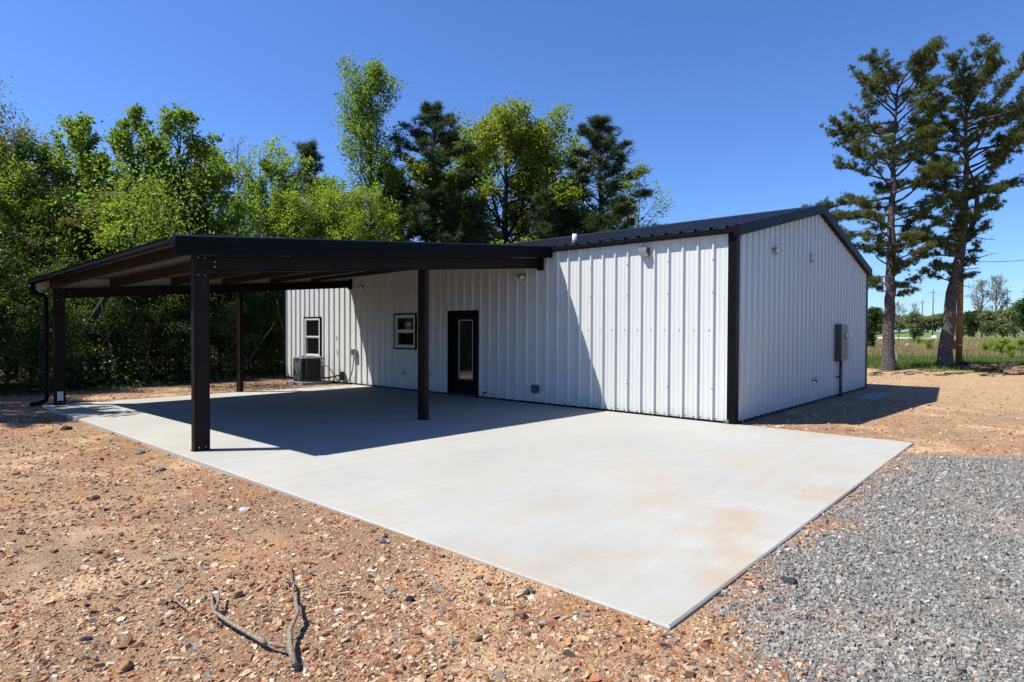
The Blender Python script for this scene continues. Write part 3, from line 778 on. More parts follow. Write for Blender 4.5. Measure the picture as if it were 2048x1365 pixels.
for k in range(8):
    z = .15+k*.09
    m.add([(ax1-c, ay0+.002, z), (ax1-.002, ay0+c, z), (ax1-.002, ay0+c, z+.02), (ax1-c, ay0+.002, z+.02), (ax1-c, ay0+.02, z), (ax1-.02, ay0+c, z), (ax1-.02, ay0+c, z+.02), (ax1-c, ay0+.02, z+.02)], [(0, 1, 2, 3), (4, 7, 6, 5), (3, 2, 6, 7), (0, 4, 5, 1)])
for i in (1, 2): m.box(oct_[i][0]-.014, oct_[i][0]+.014, oct_[i][1]-.014, oct_[i][1]+.014, .13, .80)
build(m, 'corner_louvre', 'acdark', ac)
for i in (3, 4, 0, 7):
    m = MB(); m.box(oct_[i][0]-.014, oct_[i][0]+.014, oct_[i][1]-.014, oct_[i][1]+.014, .13, .80); build(m, 'corner_post', 'acdark', ac)
m = MB(); octp(m, .80, .825, .015); octp(m, .825, .85, .0)
top = build(m, 'lid', 'ltgrey', ac)
m = MB(); cxa, cya = (ax0+ax1)/2, (ay0+ay1)/2
for r in np.arange(.05, .30, .03): m.tube([(cxa+r*cos(a), cya+r*sin(a), .858) for a in np.linspace(0, 2*pi, 25)], .003, 4, 0, False)
build(m, 'fan_grille', 'acdark', top)
m = MB(); m.box(ax1-c, ax1+.03, ay1-c-.02, ay1+.03, .13, .82); svc = build(m, 'service_panel', 'acgrey', ac)
m = MB(); m.box(ax1+.032, ax1+.034, ay1-.10, ay1-.0, .66, .78); m.box(ax1+.032, ax1+.034, ay1-.08, ay1+.01, .55, .63); build(m, 'rating_sticker', 'sticker', svc)
m = MB(); m.lathe([(.022, 0), (.022, .004)], (ax0+.19, ay0-.006, .70), (0, -1, 0), 14); build(m, 'badge', 'copper', ac)
m = MB(); m.bevbox(-14.02, -13.02, -1.24, -.27, -.06, .07, .012)
tag(build(m, 'equipment_pad', 'pad', None, origin=(-13.5, -.76, -.04)), 'square pale pad under the air conditioner', 'equipment pad')
def bez(p0, p1, p2, p3, n=14):
    p0, p1, p2, p3 = map(Vector, (p0, p1, p2, p3))
    return [p0*(1-t_)**3+p1*3*t_*(1-t_)**2+p2*3*t_*t_*(1-t_)+p3*t_**3 for t_ in np.linspace(0, 1, n)]
m = MB(); m.tube(bez((-13.13, -.42, .56), (-12.75, -.35, .6), (-12.75, -.25, .02), (-12.45, -.2, .0))+bez((-12.45, -.2, .0), (-12.1, -.15, .0), (-11.98, -.1, .3), (-11.96, -.09, .88))[1:], .014, 8)
tag(build(m, 'power_cable', 'rubber', None, True, origin=(-12.5, -.2, .0)), 'thin black power whip looping from the air conditioner to the disconnect box', 'cable')
m = MB(); m.tube(bez((-13.15, -.45, .17), (-12.9, -.35, .15), (-12.85, -.25, .25), (-12.58, -.10, .27)), .026, 8)
tag(build(m, 'refrigerant_line', 'rubber', None, True, origin=(-12.8, -.3, .15)), 'thick black insulated line running low from the air conditioner to the wall', 'pipe')
m = MB(); m.bevbox(-12.66, -12.52, -.15, -.035, .10, .38, .02); m.tube([(-12.56, -.10, .10), (-12.54, -.10, -.03)], .01, 6)
wc = tag(build(m, 'line_cover', 'rubber', None, origin=(-12.6, -.04, .2)), 'black wall cap where the insulated line enters the front wall', 'wall cap')
m = MB(); m.tube([(-12.69, -.12, .20), (-12.66, -.11, .26)], .02, 8); build(m, 'fitting', 'brass', wc, True)

# ------------------------------------------------------------------ dead branches
th = thing('dead_branch', 'large grey forked dead branch lying on the red dirt in front', 'branch', (1.45, -9.47, -.05))
def onground(x, y, dz=.02): return (x, y, float(terrain(x, y))+dz)
m = MB()
pA = [(1.62, -9.53, .035), (1.47, -9.475, .06), (1.33, -9.40, .07), (1.18, -9.27, .08), (1.07, -9.22, .075), (.96, -9.16, .07), (.88, -9.14, .06), (.70, -9.03, .045), (.60, -9.00, .035), (.34, -8.85, .02)]
m.tube([onground(x, y, z) for x, y, z in pA], [.018, .016, .0135, .012, .0115, .0105, .0085, .007, .0055, .003], 8)
m.tube([onground(*q_) for q_ in ((.70, -9.03, .045), (.62, -9.05, .05), (.52, -9.00, .04))], [.008, .006, .003], 6)
build(m, 'stem', 'stick', th, True)
m = MB()
pB = [(1.48, -9.48, .06), (1.40, -9.50, .05), (1.30, -9.53, .045), (1.16, -9.54, .045), (.98, -9.555, .05), (.86, -9.56, .055), (.74, -9.555, .05), (.62, -9.52, .05), (.50, -9.47, .04), (.34, -9.42, .02)]
m.tube([onground(x, y, z) for x, y, z in pB], [.011, .0115, .0115, .012, .0115, .011, .0105, .009, .007, .004], 8)
m.tube([onground(*q_) for q_ in ((.74, -9.555, .05), (.66, -9.50, .07), (.56, -9.455, .08), (.50, -9.43, .085))], [.011, .009, .007, .004], 6)
m.lathe([(.010, -.05), (.0165, -.02), (.015, .03), (.009, .06)], onground(1.27, -9.535, .05), (1, .05, 0), 8)
build(m, 'side_limb', 'stick', th, True)
m = MB()
m.tube([onground(*q_) for q_ in ((.28, -9.62, .01), (.38, -9.63, .035), (.46, -9.64, .04), (.54, -9.63, .03), (.60, -9.655, .01))], [.004, .006, .006, .005, .003], 6)
m.tube([onground(*q_) for q_ in ((.38, -9.63, .035), (.40, -9.70, .03), (.44, -9.73, .01))], [.005, .004, .002], 6)
m.tube([onground(*q_) for q_ in ((.46, -9.64, .04), (.47, -9.57, .03))], [.004, .002], 6)
tag(build(m, 'twig', 'stick', None, True, origin=(.45, -9.63, -.04)), 'small crooked twig on the dirt left of the forked branch', 'twig')

# ------------------------------------------------------------------ stones
rng = np.random.default_rng(7)
def ico():
    p = (1+5**.5)/2
    v = np.array([(-1, p, 0), (1, p, 0), (-1, -p, 0), (1, -p, 0), (0, -1, p), (0, 1, p), (0, -1, -p), (0, 1, -p), (p, 0, -1), (p, 0, 1), (-p, 0, -1), (-p, 0, 1)], float)
    v /= np.linalg.norm(v[0])
    f = np.array([(0, 11, 5), (0, 5, 1), (0, 1, 7), (0, 7, 10), (0, 10, 11), (1, 5, 9), (5, 11, 4), (11, 10, 2), (10, 7, 6), (7, 1, 8), (3, 9, 4), (3, 4, 2), (3, 2, 6), (3, 6, 8), (3, 8, 9), (4, 9, 5), (2, 4, 11), (6, 2, 10), (8, 6, 7), (9, 8, 1)])
    return v, f
IV, IF = ico()
def stones(P, S, flat, rng, jit=.28):
    """P (n,3) centres, S (n,) sizes (half length)"""
    n = len(P)
    v = IV[None]*(1+rng.uniform(-jit, jit, (n, 12, 1)))
    v = v+rng.uniform(-.12, .12, (n, 12, 3))
    asp = rng.uniform(.5, .95, (n, 1))
    v[:, :, 1] *= asp; v[:, :, 2] *= (flat[:, None] if hasattr(flat, '__len__') else flat)
    tx, ty = rng.normal(0, .28, n), rng.normal(0, .28, n); a = rng.uniform(0, 2*pi, n)
    z = v[:, :, 2]+v[:, :, 0]*tx[:, None]+v[:, :, 1]*ty[:, None]
    x = v[:, :, 0]*np.cos(a)[:, None]-v[:, :, 1]*np.sin(a)[:, None]; y = v[:, :, 0]*np.sin(a)[:, None]+v[:, :, 1]*np.cos(a)[:, None]
    v = np.stack([x, y, z], -1)*S[:, None, None]+P[:, None, :]
    f = IF[None]+(np.arange(n)*12)[:, None, None]
    return v.reshape(-1, 3), f.reshape(-1, 3)
def shards(P, S, flat, rng):
    """angular flakes: skewed, tilted, tapered four-sided chips"""
    n = len(P)
    base = np.array([(-1, -.75), (1, -.7), (.85, .75), (-.9, .7)])
    b0 = base[None]*(1+rng.uniform(-.4, .3, (n, 4, 1)))+rng.uniform(-.25, .25, (n, 4, 2))
    b1 = b0*rng.uniform(.45, .95, (n, 1, 1))+rng.uniform(-.2, .2, (n, 1, 2))+rng.uniform(-.1, .1, (n, 4, 2))
    asp = rng.uniform(.5, 1.1, (n, 1))
    v = np.zeros((n, 8, 3)); v[:, :4, :2] = b0; v[:, 4:, :2] = b1; v[:, :, 1] *= asp
    f = flat[:, None]
    v[:, :4, 2] = -f*1.2; v[:, 4:, 2] = f*(1+rng.uniform(-.45, .45, (n, 4)))
    tx, ty = rng.normal(0, .25, n), rng.normal(0, .25, n); a = rng.uniform(0, 2*pi, n)
    z = v[:, :, 2]+v[:, :, 0]*tx[:, None]+v[:, :, 1]*ty[:, None]
    x = v[:, :, 0]*np.cos(a)[:, None]-v[:, :, 1]*np.sin(a)[:, None]; y = v[:, :, 0]*np.sin(a)[:, None]+v[:, :, 1]*np.cos(a)[:, None]
    v = np.stack([x, y, z], -1)*S[:, None, None]+P[:, None, :]
    q = np.array([(0, 3, 2, 1), (4, 5, 6, 7), (0, 1, 5, 4), (1, 2, 6, 5), (2, 3, 7, 6), (3, 0, 4, 7)])
    return v.reshape(-1, 3), (q[None]+(np.arange(n)*8)[:, None, None]).reshape(-1, 4)
def in_slab(x, y, e=.0): return (x > -12.4-e) & (x < 2.79+e) & (y > -7.87-e) & (y < .03+e)
def in_house(x, y, e=.05): return (x > -L-e) & (x < e) & (y > -e) & (y < W+e)
def gravelness(x, y):
    m1 = (x-2.66+.3*wob(x, y, 2.3)+.16*wob(x, y, 6))-.7*sstep(-6.6, -8.6, y); m2 = (x-2.9)*.8-.82-y+.1*wob(x, y, 3)
    return np.clip(m1*2.2, 0, 1)*np.clip(m2*4, 0, 1)
def scatter(n, rmin, rmax, power, rng):
    """points round the yard's near corner, denser close by"""
    u = rng.random(n)
    if power == 1: r = rmin*(rmax/rmin)**u
    else: r = (rmin**(1-power)+(rmax**(1-power)-rmin**(1-power))*u)**(1/(1-power))
    a = rng.uniform(radians(72), radians(192), n)
    return CAM[0]+r*np.cos(a), CAM[1]+r*np.sin(a), r
t = NT('shale_stones'); g_ = t.n('ShaderNodeNewGeometry')
c = t.ramp(g_.outputs['Random Per Island'], [(0, (.05, .038, .03)), (.08, (.19, .08, .04)), (.2, (.36, .175, .09)), (.38, (.43, .27, .15)), (.55, (.50, .37, .225)), (.7, (.33, .13, .065)), (.78, (.58, .46, .31)), (.88, (.21, .205, .195)), (.94, (.08, .085, .095)), (.965, (.68, .62, .5))], 'CONSTANT')
t.bsdf(t.mix(t.ramp(t.noise(40, 5, .65), [(.3, .1), (.75, .6)]), c, t.mix(.55, c, (.40, .235, .125))), .85, .15, 0, t.bump(t.noise(90, 4), .4, .004))
MAT['shale'] = t.m
t = NT('gravel_stones'); g_ = t.n('ShaderNodeNewGeometry')
c = t.ramp(g_.outputs['Random Per Island'], [(0, (.07, .07, .07)), (.10, (.155, .155, .15)), (.28, (.235, .233, .225)), (.5, (.30, .295, .275)), (.7, (.37, .345, .29)), (.84, (.45, .43, .385)), (.94, (.30, .2, .125)), (.97, (.42, .41, .38))], 'CONSTANT')
t.bsdf(t.mix(t.ramp(t.noise(60, 4, .6), [(.35, .1), (.8, .5)]), c, (.27, .245, .2)), .8, .2, 0, t.bump(t.noise(120, 4), .3, .003))
MAT['gravel'] = t.m
# dirt stones
x, y, r = scatter(230000, 2.6, 42, 1.3, rng)
ok = ~in_slab(x, y, .01) & ~in_house(x, y) & (gravelness(x, y) < rng.random(len(x))*.9+.05)
ok &= (x > -17.5)
sg = (x-GR1[0])*gn[0]+(y-GR1[1])*gn[1]; ok &= sg < 1.5
clump = .5+.5*wob(x, y, 1.9)*.7+.35*wob(x+3, y-2, 5.3)
tk = sstep(-1, 8, y)*(x > 0)                                # trodden track: fewer stones
ok &= rng.random(len(x)) < np.clip(clump*1.35+.2, .06, 1)*(1-.6*tk)
x, y, r = x[ok], y[ok], r[ok]
s = np.exp(rng.normal(0, .55, len(x)))*.0061*(1+.075*r)
big = rng.random(len(x)) < .025; s = np.where(big, s*rng.uniform(1.5, 2.4, len(x)), s); s = np.minimum(s, .034)
fl = rng.uniform(.12, .38, len(x))
V, Fc = shards(np.stack([x, y, terrain(x, y)+s*fl*.45], -1), s, fl, rng)
o = link('scattered_shale', np_mesh('scattered_shale', V, Fc, 4, 'shale')); tag(o, 'loose reddish tan shale chips covering the bare dirt', 'stones', kind='stuff')
# gravel
x, y, r = scatter(210000, 2.4, 18, 1.2, rng)
ok = ~in_slab(x, y, .006) & (gravelness(x, y)*np.clip(.95+.55*wob(x*1.2+1, y*.8, 1.5)+.25*wob(x, y, 5), .25, 1.05) > rng.random(len(x)))
x, y, r = x[ok], y[ok], r[ok]
xa = rng.uniform(2.6, 4.6, 9000); ya_ = rng.uniform(-9.5, -1, 9000)     # extra along the slab edge
ok = ~in_slab(xa, ya_, .006) & (gravelness(xa, ya_)*1.0+.12 > rng.random(9000))
x = np.concatenate([x, xa[ok]]); y = np.concatenate([y, ya_[ok]]); r = np.hypot(x-CAM[0], y-CAM[1])
s = np.exp(rng.normal(0, .4, len(x)))*.0062*(1+.075*r); s = np.where(rng.random(len(x)) < .012, s*1.7, s); s = np.minimum(s, .021)
fl = rng.uniform(.35, .7, len(x))
V, Fc = shards(np.stack([x, y, terrain(x, y)+s*fl*.5], -1), s, fl, rng)
o = link('gravel', np_mesh('gravel', V, Fc, 4, 'gravel')); tag(o, 'grey crushed stone gravel spread over the drive at right', 'gravel', kind='stuff')

def rock(x, y, s, flat, colr, label, seed, z=None):
    r_ = random.Random(seed); s = s*.85
    import bmesh
    bm = bmesh.new(); bmesh.ops.create_icosphere(bm, subdivisions=3, radius=1)
    cuts = [Vector((r_.uniform(-1, 1), r_.uniform(-1, 1), r_.uniform(-.6, 1))).normalized() for _ in range(9)]
    for v in bm.verts:
        p = v.co.copy()
        for c_ in cuts:
            d_ = p.dot(c_)-.62
            if d_ > 0: p -= c_*d_
        p.z *= flat; p.y *= .75
        v.co = p*s
    a = r_.uniform(0, 6.28)
    bmesh.ops.rotate(bm, verts=bm.verts, cent=(0, 0, 0), matrix=Matrix.Rotation(a, 3, 'Z') @ Matrix.Rotation(r_.uniform(-.3, .3), 3, 'X'))
    me = bpy.data.meshes.new('rock'); bm.to_mesh(me); bm.free()
    me.materials.append(colr)
    o = link('rock', me); o.location = (x, y, float(terrain(x, y))+s*flat*.4 if z is None else z)
    return tag(o, label, 'rock', 'larger loose rocks')
RK = {k: simple('rock_'+k, tuple(q/1.35 for q in c_), .85, .2, 0, .35, 30) for k, c_ in dict(dark=(.05, .052, .058), orange=(.36, .2, .1), grey=(.2, .2, .2), pale=(.6, .6, .58), brown=(.13, .085, .06), moss=(.16, .13, .05)).items()}
for i, (x, y, s, f, k, lab) in enumerate([
    (.96, -10.07, .050, .75, 'orange', 'upright orange brown rock near the bottom left corner with a dark shadow'),
    (.52, -9.32, .045, .8, 'brown', 'round brown rock just above the forked branch'),
    (1.39, -8.63, .045, .7, 'dark', 'dark rock on bare sand between the branch and the slab edge'),
    (3.08, -6.72, .062, .7, 'dark', 'biggest black rock on the gravel beside the slab edge'),
    (2.98, -6.95, .035, .7, 'dark', 'small black rock beside the biggest black gravel rock'),
    (3.30, -6.35, .034, .6, 'moss', 'mossy olive rock lying in the gravel'),
    (3.08, -7.25, .035, .6, 'dark', 'dark flat rock on sand near the front slab corner'),
    (1.75, .74, .10, .6, 'orange', 'orange rock on the ground at the edge of the building shadow'),
    (1.45, .55, .07, .5, 'grey', 'greyish rock by the gable shadow near the slab back edge'),
    (.75, 2.3, .10, .5, 'pale', 'white rock lying in the building shadow close to the gable wall'),
    (-5.05, -9.53, .085, .5, 'orange', 'flat orange rock far left on the shale'),
    (-2.9, -9.25, .075, .6, 'brown', 'dark brown lump on the shale in line with the front post'),
    (.475, -10.13, .040, .5, 'dark', 'bluish black flat stone close to the left bottom edge'),
    (.16, -9.9, .034, .35, 'dark', 'slate blue flat stone left of the small twig'),
    (.39, -8.09, .05, .6, 'grey', 'grey stone close to the slab edge above the tip of the branch'),
    (-1.37, -8.4, .07, .35, 'pale', 'white chalky lump near the slab edge'),
    (-5.3, -8.1, .11, .5, 'grey', 'broken grey concrete lump against the slab edge left of the front post'),
    (-3.9, -8.3, .10, .45, 'grey', 'grey broken slab piece nearest the front post'),
    (-8.6, -8.25, .12, .5, 'dark', 'dark rubble lump at the far end of the slab edge'),
    (3.25, -.95, .08, .25, 'pale', 'white crushed patch stone by the far right slab corner'),
]):
    rock(x, y, s, f, RK[k], lab, 40+i)

# ------------------------------------------------------------------ trees
def rand_unit(n, rng):
    v = rng.normal(size=(n, 3)); return v/np.linalg.norm(v, axis=1, keepdims=True)
def leaf_mesh(P, size, rng, up=.35, wid=.62, sv=.35):
    n = len(P)
    nr = rand_unit(n, rng); nr[:, 2] = np.abs(nr[:, 2])+up; nr /= np.linalg.norm(nr, axis=1, keepdims=True)
    tt = np.cross(nr, rand_unit(n, rng)); tt /= np.linalg.norm(tt, axis=1, keepdims=True); bb = np.cross(nr, tt)
    s = (size*(1+rng.uniform(-sv, sv, n)))[:, None]
    a = P-tt*s*.5; c_ = P+tt*s*.5-nr*s*.12; b_ = P+bb*s*wid*.5+nr*s*.08; d_ = P-bb*s*wid*.5+nr*s*.08
    V = np.stack([a, b_, c_, d_], 1).reshape(-1, 3); F_ = np.arange(n*4).reshape(n, 4)
    return V, F_
def needle_mesh(P, D, length, rng, k=11, wd=.012):
    """tufts of narrow triangles round direction D"""
    n = len(P)
    P2 = np.repeat(P, k, 0); D2 = np.repeat(D, k, 0)
    d_ = D2*.75+rand_unit(n*k, rng)*.95; d_ /= np.linalg.norm(d_, axis=1, keepdims=True)
    s = np.cross(d_, rand_unit(n*k, rng)); s /= np.linalg.norm(s, axis=1, keepdims=True)
    l_ = (length*rng.uniform(.7, 1.15, n*k))[:, None]
    V = np.stack([P2-s*wd, P2+s*wd, P2+d_*l_], 1).reshape(-1, 3)
    return V, np.arange(n*k*3).reshape(-1, 3)
class Skel:
    def __init__(s): s.m = MB(); s.tips = []; s.dirs = []; s.rad = []
def grow(sk, p, d, length, r, depth, R, prm):
    """one limb; children spring from it; leaf points gathered on the outer twigs"""
    k = max(3, int(length/prm['seg']))
    pts = [p]; ds = [d]; dd = d.copy()
    for i in range(k):
        dd = (dd+Vector((R.gauss(0, 1), R.gauss(0, 1), R.gauss(0, 1)))*prm['wig']+Vector((0, 0, prm['up']))*(1 if depth > 0 else .3)).normalized()
        pts.append(pts[-1]+dd*(length/k)); ds.append(dd)
    rad = [max(prm['rmin'], r*(1-.85*i/k)) for i in range(k+1)]
    if r > prm['rcut']: sk.m.tube(pts, rad, 6 if r > .03 else 4 if r > .015 else 3, 0, False)
    if depth >= prm['depth']:
        for i in range(max(1, int(k*.25)), k+1): sk.tips.append(pts[i]); sk.dirs.append(ds[i])
        return
    nch = max(2, int(length*prm['dens'][min(depth, len(prm['dens'])-1)]))
    for c_ in range(nch):
        f = prm['bare']+(1-prm['bare'])*(c_+R.random())/nch
        i = min(k-1, int(f*k)); q_ = pts[i].lerp(pts[i+1], f*k-i)
        ax = ds[i].orthogonal().normalized(); ax.rotate(Matrix.Rotation(R.uniform(0, 6.283), 3, ds[i]))
        ang = R.uniform(*prm['ang'])
        nd = (ds[i]*cos(ang)+ax*sin(ang)).normalized()
        grow(sk, q_, nd, length*prm['ratio']*(1.15-.75*f)*R.uniform(.7, 1.2), rad[i]*.55, depth+1, R, prm)
    sk.tips.append(pts[-1]); sk.dirs.append(ds[-1])
DEF = dict(seg=.35, wig=.10, up=.05, rmin=.005, rcut=.008, depth=2, dens=(2.6, 4.0), bare=.25, ang=(.5, 1.0), ratio=.5)
def make_tree_meshes(key, seed, h, r0, c0, env, limb_ang=(.55, .95), nl=26, leaf_n=9000, leaf_s=.11, spread=.16, leafmat='leaf_gum', barkmat='dark_bark', trunk=None, prm=None, asym=None, single_leader=True):
    """returns (trunk mesh, crown mesh) with the base at the origin"""
    R = random.Random(seed); rg = np.random.default_rng(seed)
    P = dict(DEF); P.update(prm or {})
    sk = Skel()
    if trunk is None: trunk = [(R.gauss(0, .05)*h*.12*f, R.gauss(0, .05)*h*.12*f, h*f) for f in np.linspace(0, 1, 9)]
    tp = [Vector(q_) for q_ in trunk]
    def tpos(f):
        x_ = f*(len(tp)-1); i = min(len(tp)-2, int(x_)); return tp[i].lerp(tp[i+1], x_-i)
    tr = [r0*(1.25 if i == 0 else 1)*(1-.9*i/(len(tp)-1)) for i in range(len(tp))]
    sk.m.tube(tp, tr, 10, 0, False)
    for i in range(nl):
        f = c0+(1-c0)*((i+R.random())/nl)**.9
        q_ = tpos(f); a = R.uniform(0, 2*pi)
        ln = np.interp((f-c0)/(1-c0), [e[0] for e in env], [e[1] for e in env])*R.uniform(.75, 1.15)
        if asym: ln *= asym(a, f)
        if ln < .25: continue
        va = R.uniform(*limb_ang)
        d = Vector((cos(a)*sin(va), sin(a)*sin(va), cos(va)))
        grow(sk, q_, d, ln, max(.012, r0*(1-f)*.55+.012), 1, R, P)
    sk.tips.append(tp[-1]); sk.dirs.append(Vector((0, 0, 1)))
    T = np.array([tuple(v) for v in sk.tips])
    idx = rg.integers(0, len(T), leaf_n)
    LP = T[idx]+rg.normal(0, spread, (leaf_n, 3))*np.array([1, 1, .8])
    V, F_ = leaf_mesh(LP, leaf_s, rg)
    cm = np_mesh(key+'_crown', V, F_, 4, leafmat)
    me = bpy.data.meshes.new(key+'_trunk'); me.from_pydata(sk.m.v, [], sk.m.f); me.materials.append(MAT[barkmat])
    me.polygons.foreach_set('use_smooth', [True]*len(me.polygons)); me.update()
    return me, cm
def place_tree(name, meshes, loc, label, group=None, rot=0, sc=(1, 1, 1), cat='tree', parts=('trunk', 'crown')):
    z = float(terrain(loc[0], loc[1])) if len(loc) < 3 else loc[2]
    th = thing(name, label, cat, (loc[0], loc[1], z-.05), group)
    th.rotation_euler = (0, 0, rot); th.scale = sc
    for nm, me in zip(parts, meshes): link(nm, me, th)
    return th

# --- the two tall pines at the right
def pine(key, seed, h, r0, trunkxy, env, nl, f0, side_bias=None, tuft=.17, ntuft=7, mat='needle', barkmat='pine_bark', droop=False, kneedle=11, wd=.011, sub=(2.2,), lean=(.9, 1.35), upsw=.05, extra_bare=(), start0=.28, tsp=1.):
    """env: list of (height, left reach, right reach); left/right are along the view-wide axis (.747,.665)"""
    R = random.Random(seed); rg = np.random.default_rng(seed)
    ax = Vector((.747, .665, 0)); dx_ = Vector((-.665, .747, 0))
    tp = [Vector((0, 0, z))+ax*o_+dx_*q_ for o_, q_, z in trunkxy]
    zs = [p.z for p in tp]
    def tpos(z):
        for a, b_ in zip(tp[:-1], tp[1:]):
            if a.z <= z <= b_.z: return a.lerp(b_, (z-a.z)/(b_.z-a.z))
        return tp[-1]
    m = MB(); fine = [tpos(z) for z in np.linspace(0, h*.995, 30)]
    rad = [r0*((1-.93*(z/h)**1.1)+.35*math.exp(-z/.35)) for z in np.linspace(0, h, 30)]
    fine = [p+Vector((R.gauss(0, .02), R.gauss(0, .02), 0))*(i > 0) for i, p in enumerate(fine)]
    m.tube(fine, rad, 14, 0, False)
    TP = []; TD = []
    for i in range(nl):
        z = h*(f0+(1-f0)*((i+R.random())/nl))
        z = min(z, h*.985)
        a = i*2.399+R.uniform(-.6, .6)
        cr, sr = cos(a), sin(a)
        e = [q_[0] for q_ in env]
        reach = np.interp(z, e, [q_[2] if cr > 0 else q_[1] for q_ in env])
        mean = np.interp(z, e, [(q_[1]+q_[2])/2 for q_ in env])
        ln = (reach*abs(cr)+mean*(1-abs(cr)))*R.uniform(.72, 1.1)
        if ln < .15: ln = .15
        va = R.uniform(*lean)*(1-.3*max(0, (z/h-.7)/.3))
        d = (ax*cr+dx_*sr)*sin(va)+Vector((0, 0, cos(va)))
        k = 9; pts = [tpos(z)]; dd = d.normalized()
        for j in range(k):
            dd = (dd+Vector((R.gauss(0, .13), R.gauss(0, .13), R.gauss(0, .09)+upsw*(j > 3)))).normalized()
            pts.append(pts[-1]+dd*ln/k)
        rb = max(.014, .016+ln*.016)
        m.tube(pts, [max(.006, rb*(1-.8*j/k)) for j in range(k+1)], 6, 0, False)
        nsub = max(3, int(ln*sub[0]*1.9))
        start = start0 if ln > 1.2 else .1
        for c_ in range(nsub):
            f = start+(1-start)*(c_+R.random())/nsub; j = min(k-1, int(f*k)); q_ = pts[j].lerp(pts[j+1], f*k-j)
            bd = (pts[j+1]-pts[j]).normalized(); sd = bd.cross(Vector((0, 0, 1))).normalized()*R.choice((-1, 1))
            nd = (bd*R.uniform(.4, 1)+sd*R.uniform(.3, 1)+Vector((0, 0, R.uniform(-.15, .5)))).normalized()
            sl_ = R.uniform(.3, .75)*min(1, .45+ln*.25)
            e2 = q_+nd*sl_*.6+Vector((0, 0, R.uniform(-.05, .06))); e3 = q_+nd*sl_
            m.tube([q_, e2, e3], [.010, .007, .004], 4, 0, False)
            for s_ in range(ntuft):
                g_ = R.uniform(.35, 1.05); tq = q_+nd*sl_*g_+Vector((R.gauss(0, .09), R.gauss(0, .09), R.gauss(0, .055)))*tsp
                TP.append(tq); TD.append((nd+Vector((R.gauss(0, .4), R.gauss(0, .4), .45+R.gauss(0, .3)))).normalized())
        for s_ in range(ntuft): TP.append(pts[-1]+Vector((R.gauss(0, .1), R.gauss(0, .1), R.gauss(0, .08)))); TD.append((dd+Vector((0, 0, .4))).normalized())
    for (z, o_, dd_, ln, up_) in extra_bare:         # dead stubs
        q_ = tpos(z); d = (ax*o_+dx_*dd_+Vector((0, 0, up_))).normalized()
        pts = [q_]; 
        for j in range(6): d = (d+Vector((R.gauss(0, .1), R.gauss(0, .1), R.gauss(0, .12)))).normalized(); pts.append(pts[-1]+d*ln/6)
        m.tube(pts, [.03*(1-.12*j) for j in range(7)], 6, 0, False)
        for j in (3, 4, 5): m.tube([pts[j], pts[j]+Vector((R.gauss(0, .1), R.gauss(0, .1), R.gauss(0, .1)))*1.5], [.01, .004], 4, 0, False)
    me = bpy.data.meshes.new(key+'_trunk'); me.from_pydata(m.v, [], m.f); me.materials.append(MAT[barkmat])
    me.polygons.foreach_set('use_smooth', [True]*len(me.polygons)); me.update()
    V, F_ = needle_mesh(np.array([tuple(v) for v in TP]), np.array([tuple(v) for v in TD]), tuft, rg, kneedle, wd)
    return me, np_mesh(key+'_crown', V, F_, 3, mat)
p1 = pine('pine_a', 11, 12.7, .26, [(0, 0, 0), (0, 0, 2), (.05, 0, 4), (.12, .05, 7), (.18, .1, 10), (.20, 0, 11.5), (.28, 0, 12.8)],
          [(3.2, 1.0, .8), (4.5, 1.8, 1.4), (5.9, 2.5, 2.2), (7.4, 3.3, 2.4), (9.4, 2.9, 2.5), (11.2, 2.4, 2.5), (12.1, 2.0, 2.1), (12.9, 1.5, 1.5)], 68, .25, ntuft=17, kneedle=14, sub=(2.5,), lean=(1.05, 1.5), start0=.36, tsp=.9, tuft=.16)
place_tree('pine_tree', p1, (-1.27, 20.75), 'tall straight pine with grey scaly trunk right behind the building, left of the pair', 'two tall pines at the edge of the field', 0, (1, 1, 1.045))
p2 = pine('pine_b', 23, 12.95, .29, [(0, 0, 0), (.05, 0, 1), (.25, 0, 3.2), (.55, 0, 4.8), (.78, 0, 6.4), (.85, 0, 9.3), (.84, .1, 12.0), (.92, 0, 13.0)],
          [(4.1, 1.5, .4), (5.4, 1.9, .6), (6.6, 2.2, 1.2), (8.2, 1.7, 3.3), (9.9, 2.1, 3.7), (11.4, 2.5, 3.6), (12.4, 2.1, 2.9), (13.2, 1.5, 1.7)], 72, .30, ntuft=17, kneedle=14, sub=(2.5,), lean=(1.0, 1.45), start0=.36, tsp=.9, tuft=.16,
          extra_bare=[(4.6, 1, .1, 1.2, .1), (5.0, .9, -.3, 1.4, -.05), (5.5, 1, .3, 1.5, -.05), (6.0, 1, 0, 1.5, .05), (6.3, .8, -.4, 1.1, .1), (3.9, 1, .2, 1.2, -.1)])
m = MB()     # second leader of the forked pine
ax = Vector((.747, .665, 0))
pf = place_tree('pine_tree', p2, (.60, 22.65), 'leaning forked pine with thick curved trunk beside the utility pole, right of the pair', 'two tall pines at the edge of the field', 0, (1, 1, .985))
fk = [ax*.70+Vector((0, 0, 5.7)), ax*1.05+Vector((0, 0, 6.3)), ax*1.32+Vector((0, 0, 7.1)), ax*1.36+Vector((0, 0, 7.9)), ax*1.15+Vector((0, 0, 8.7)), ax*.9+Vector((0, 0, 9.4))]
m.tube([q_+Vector(pf.location) for q_ in fk], [.15, .12, .10, .085, .06, .03], 10, 0, False)
build(m, 'limb', 'pine_bark', pf, True)

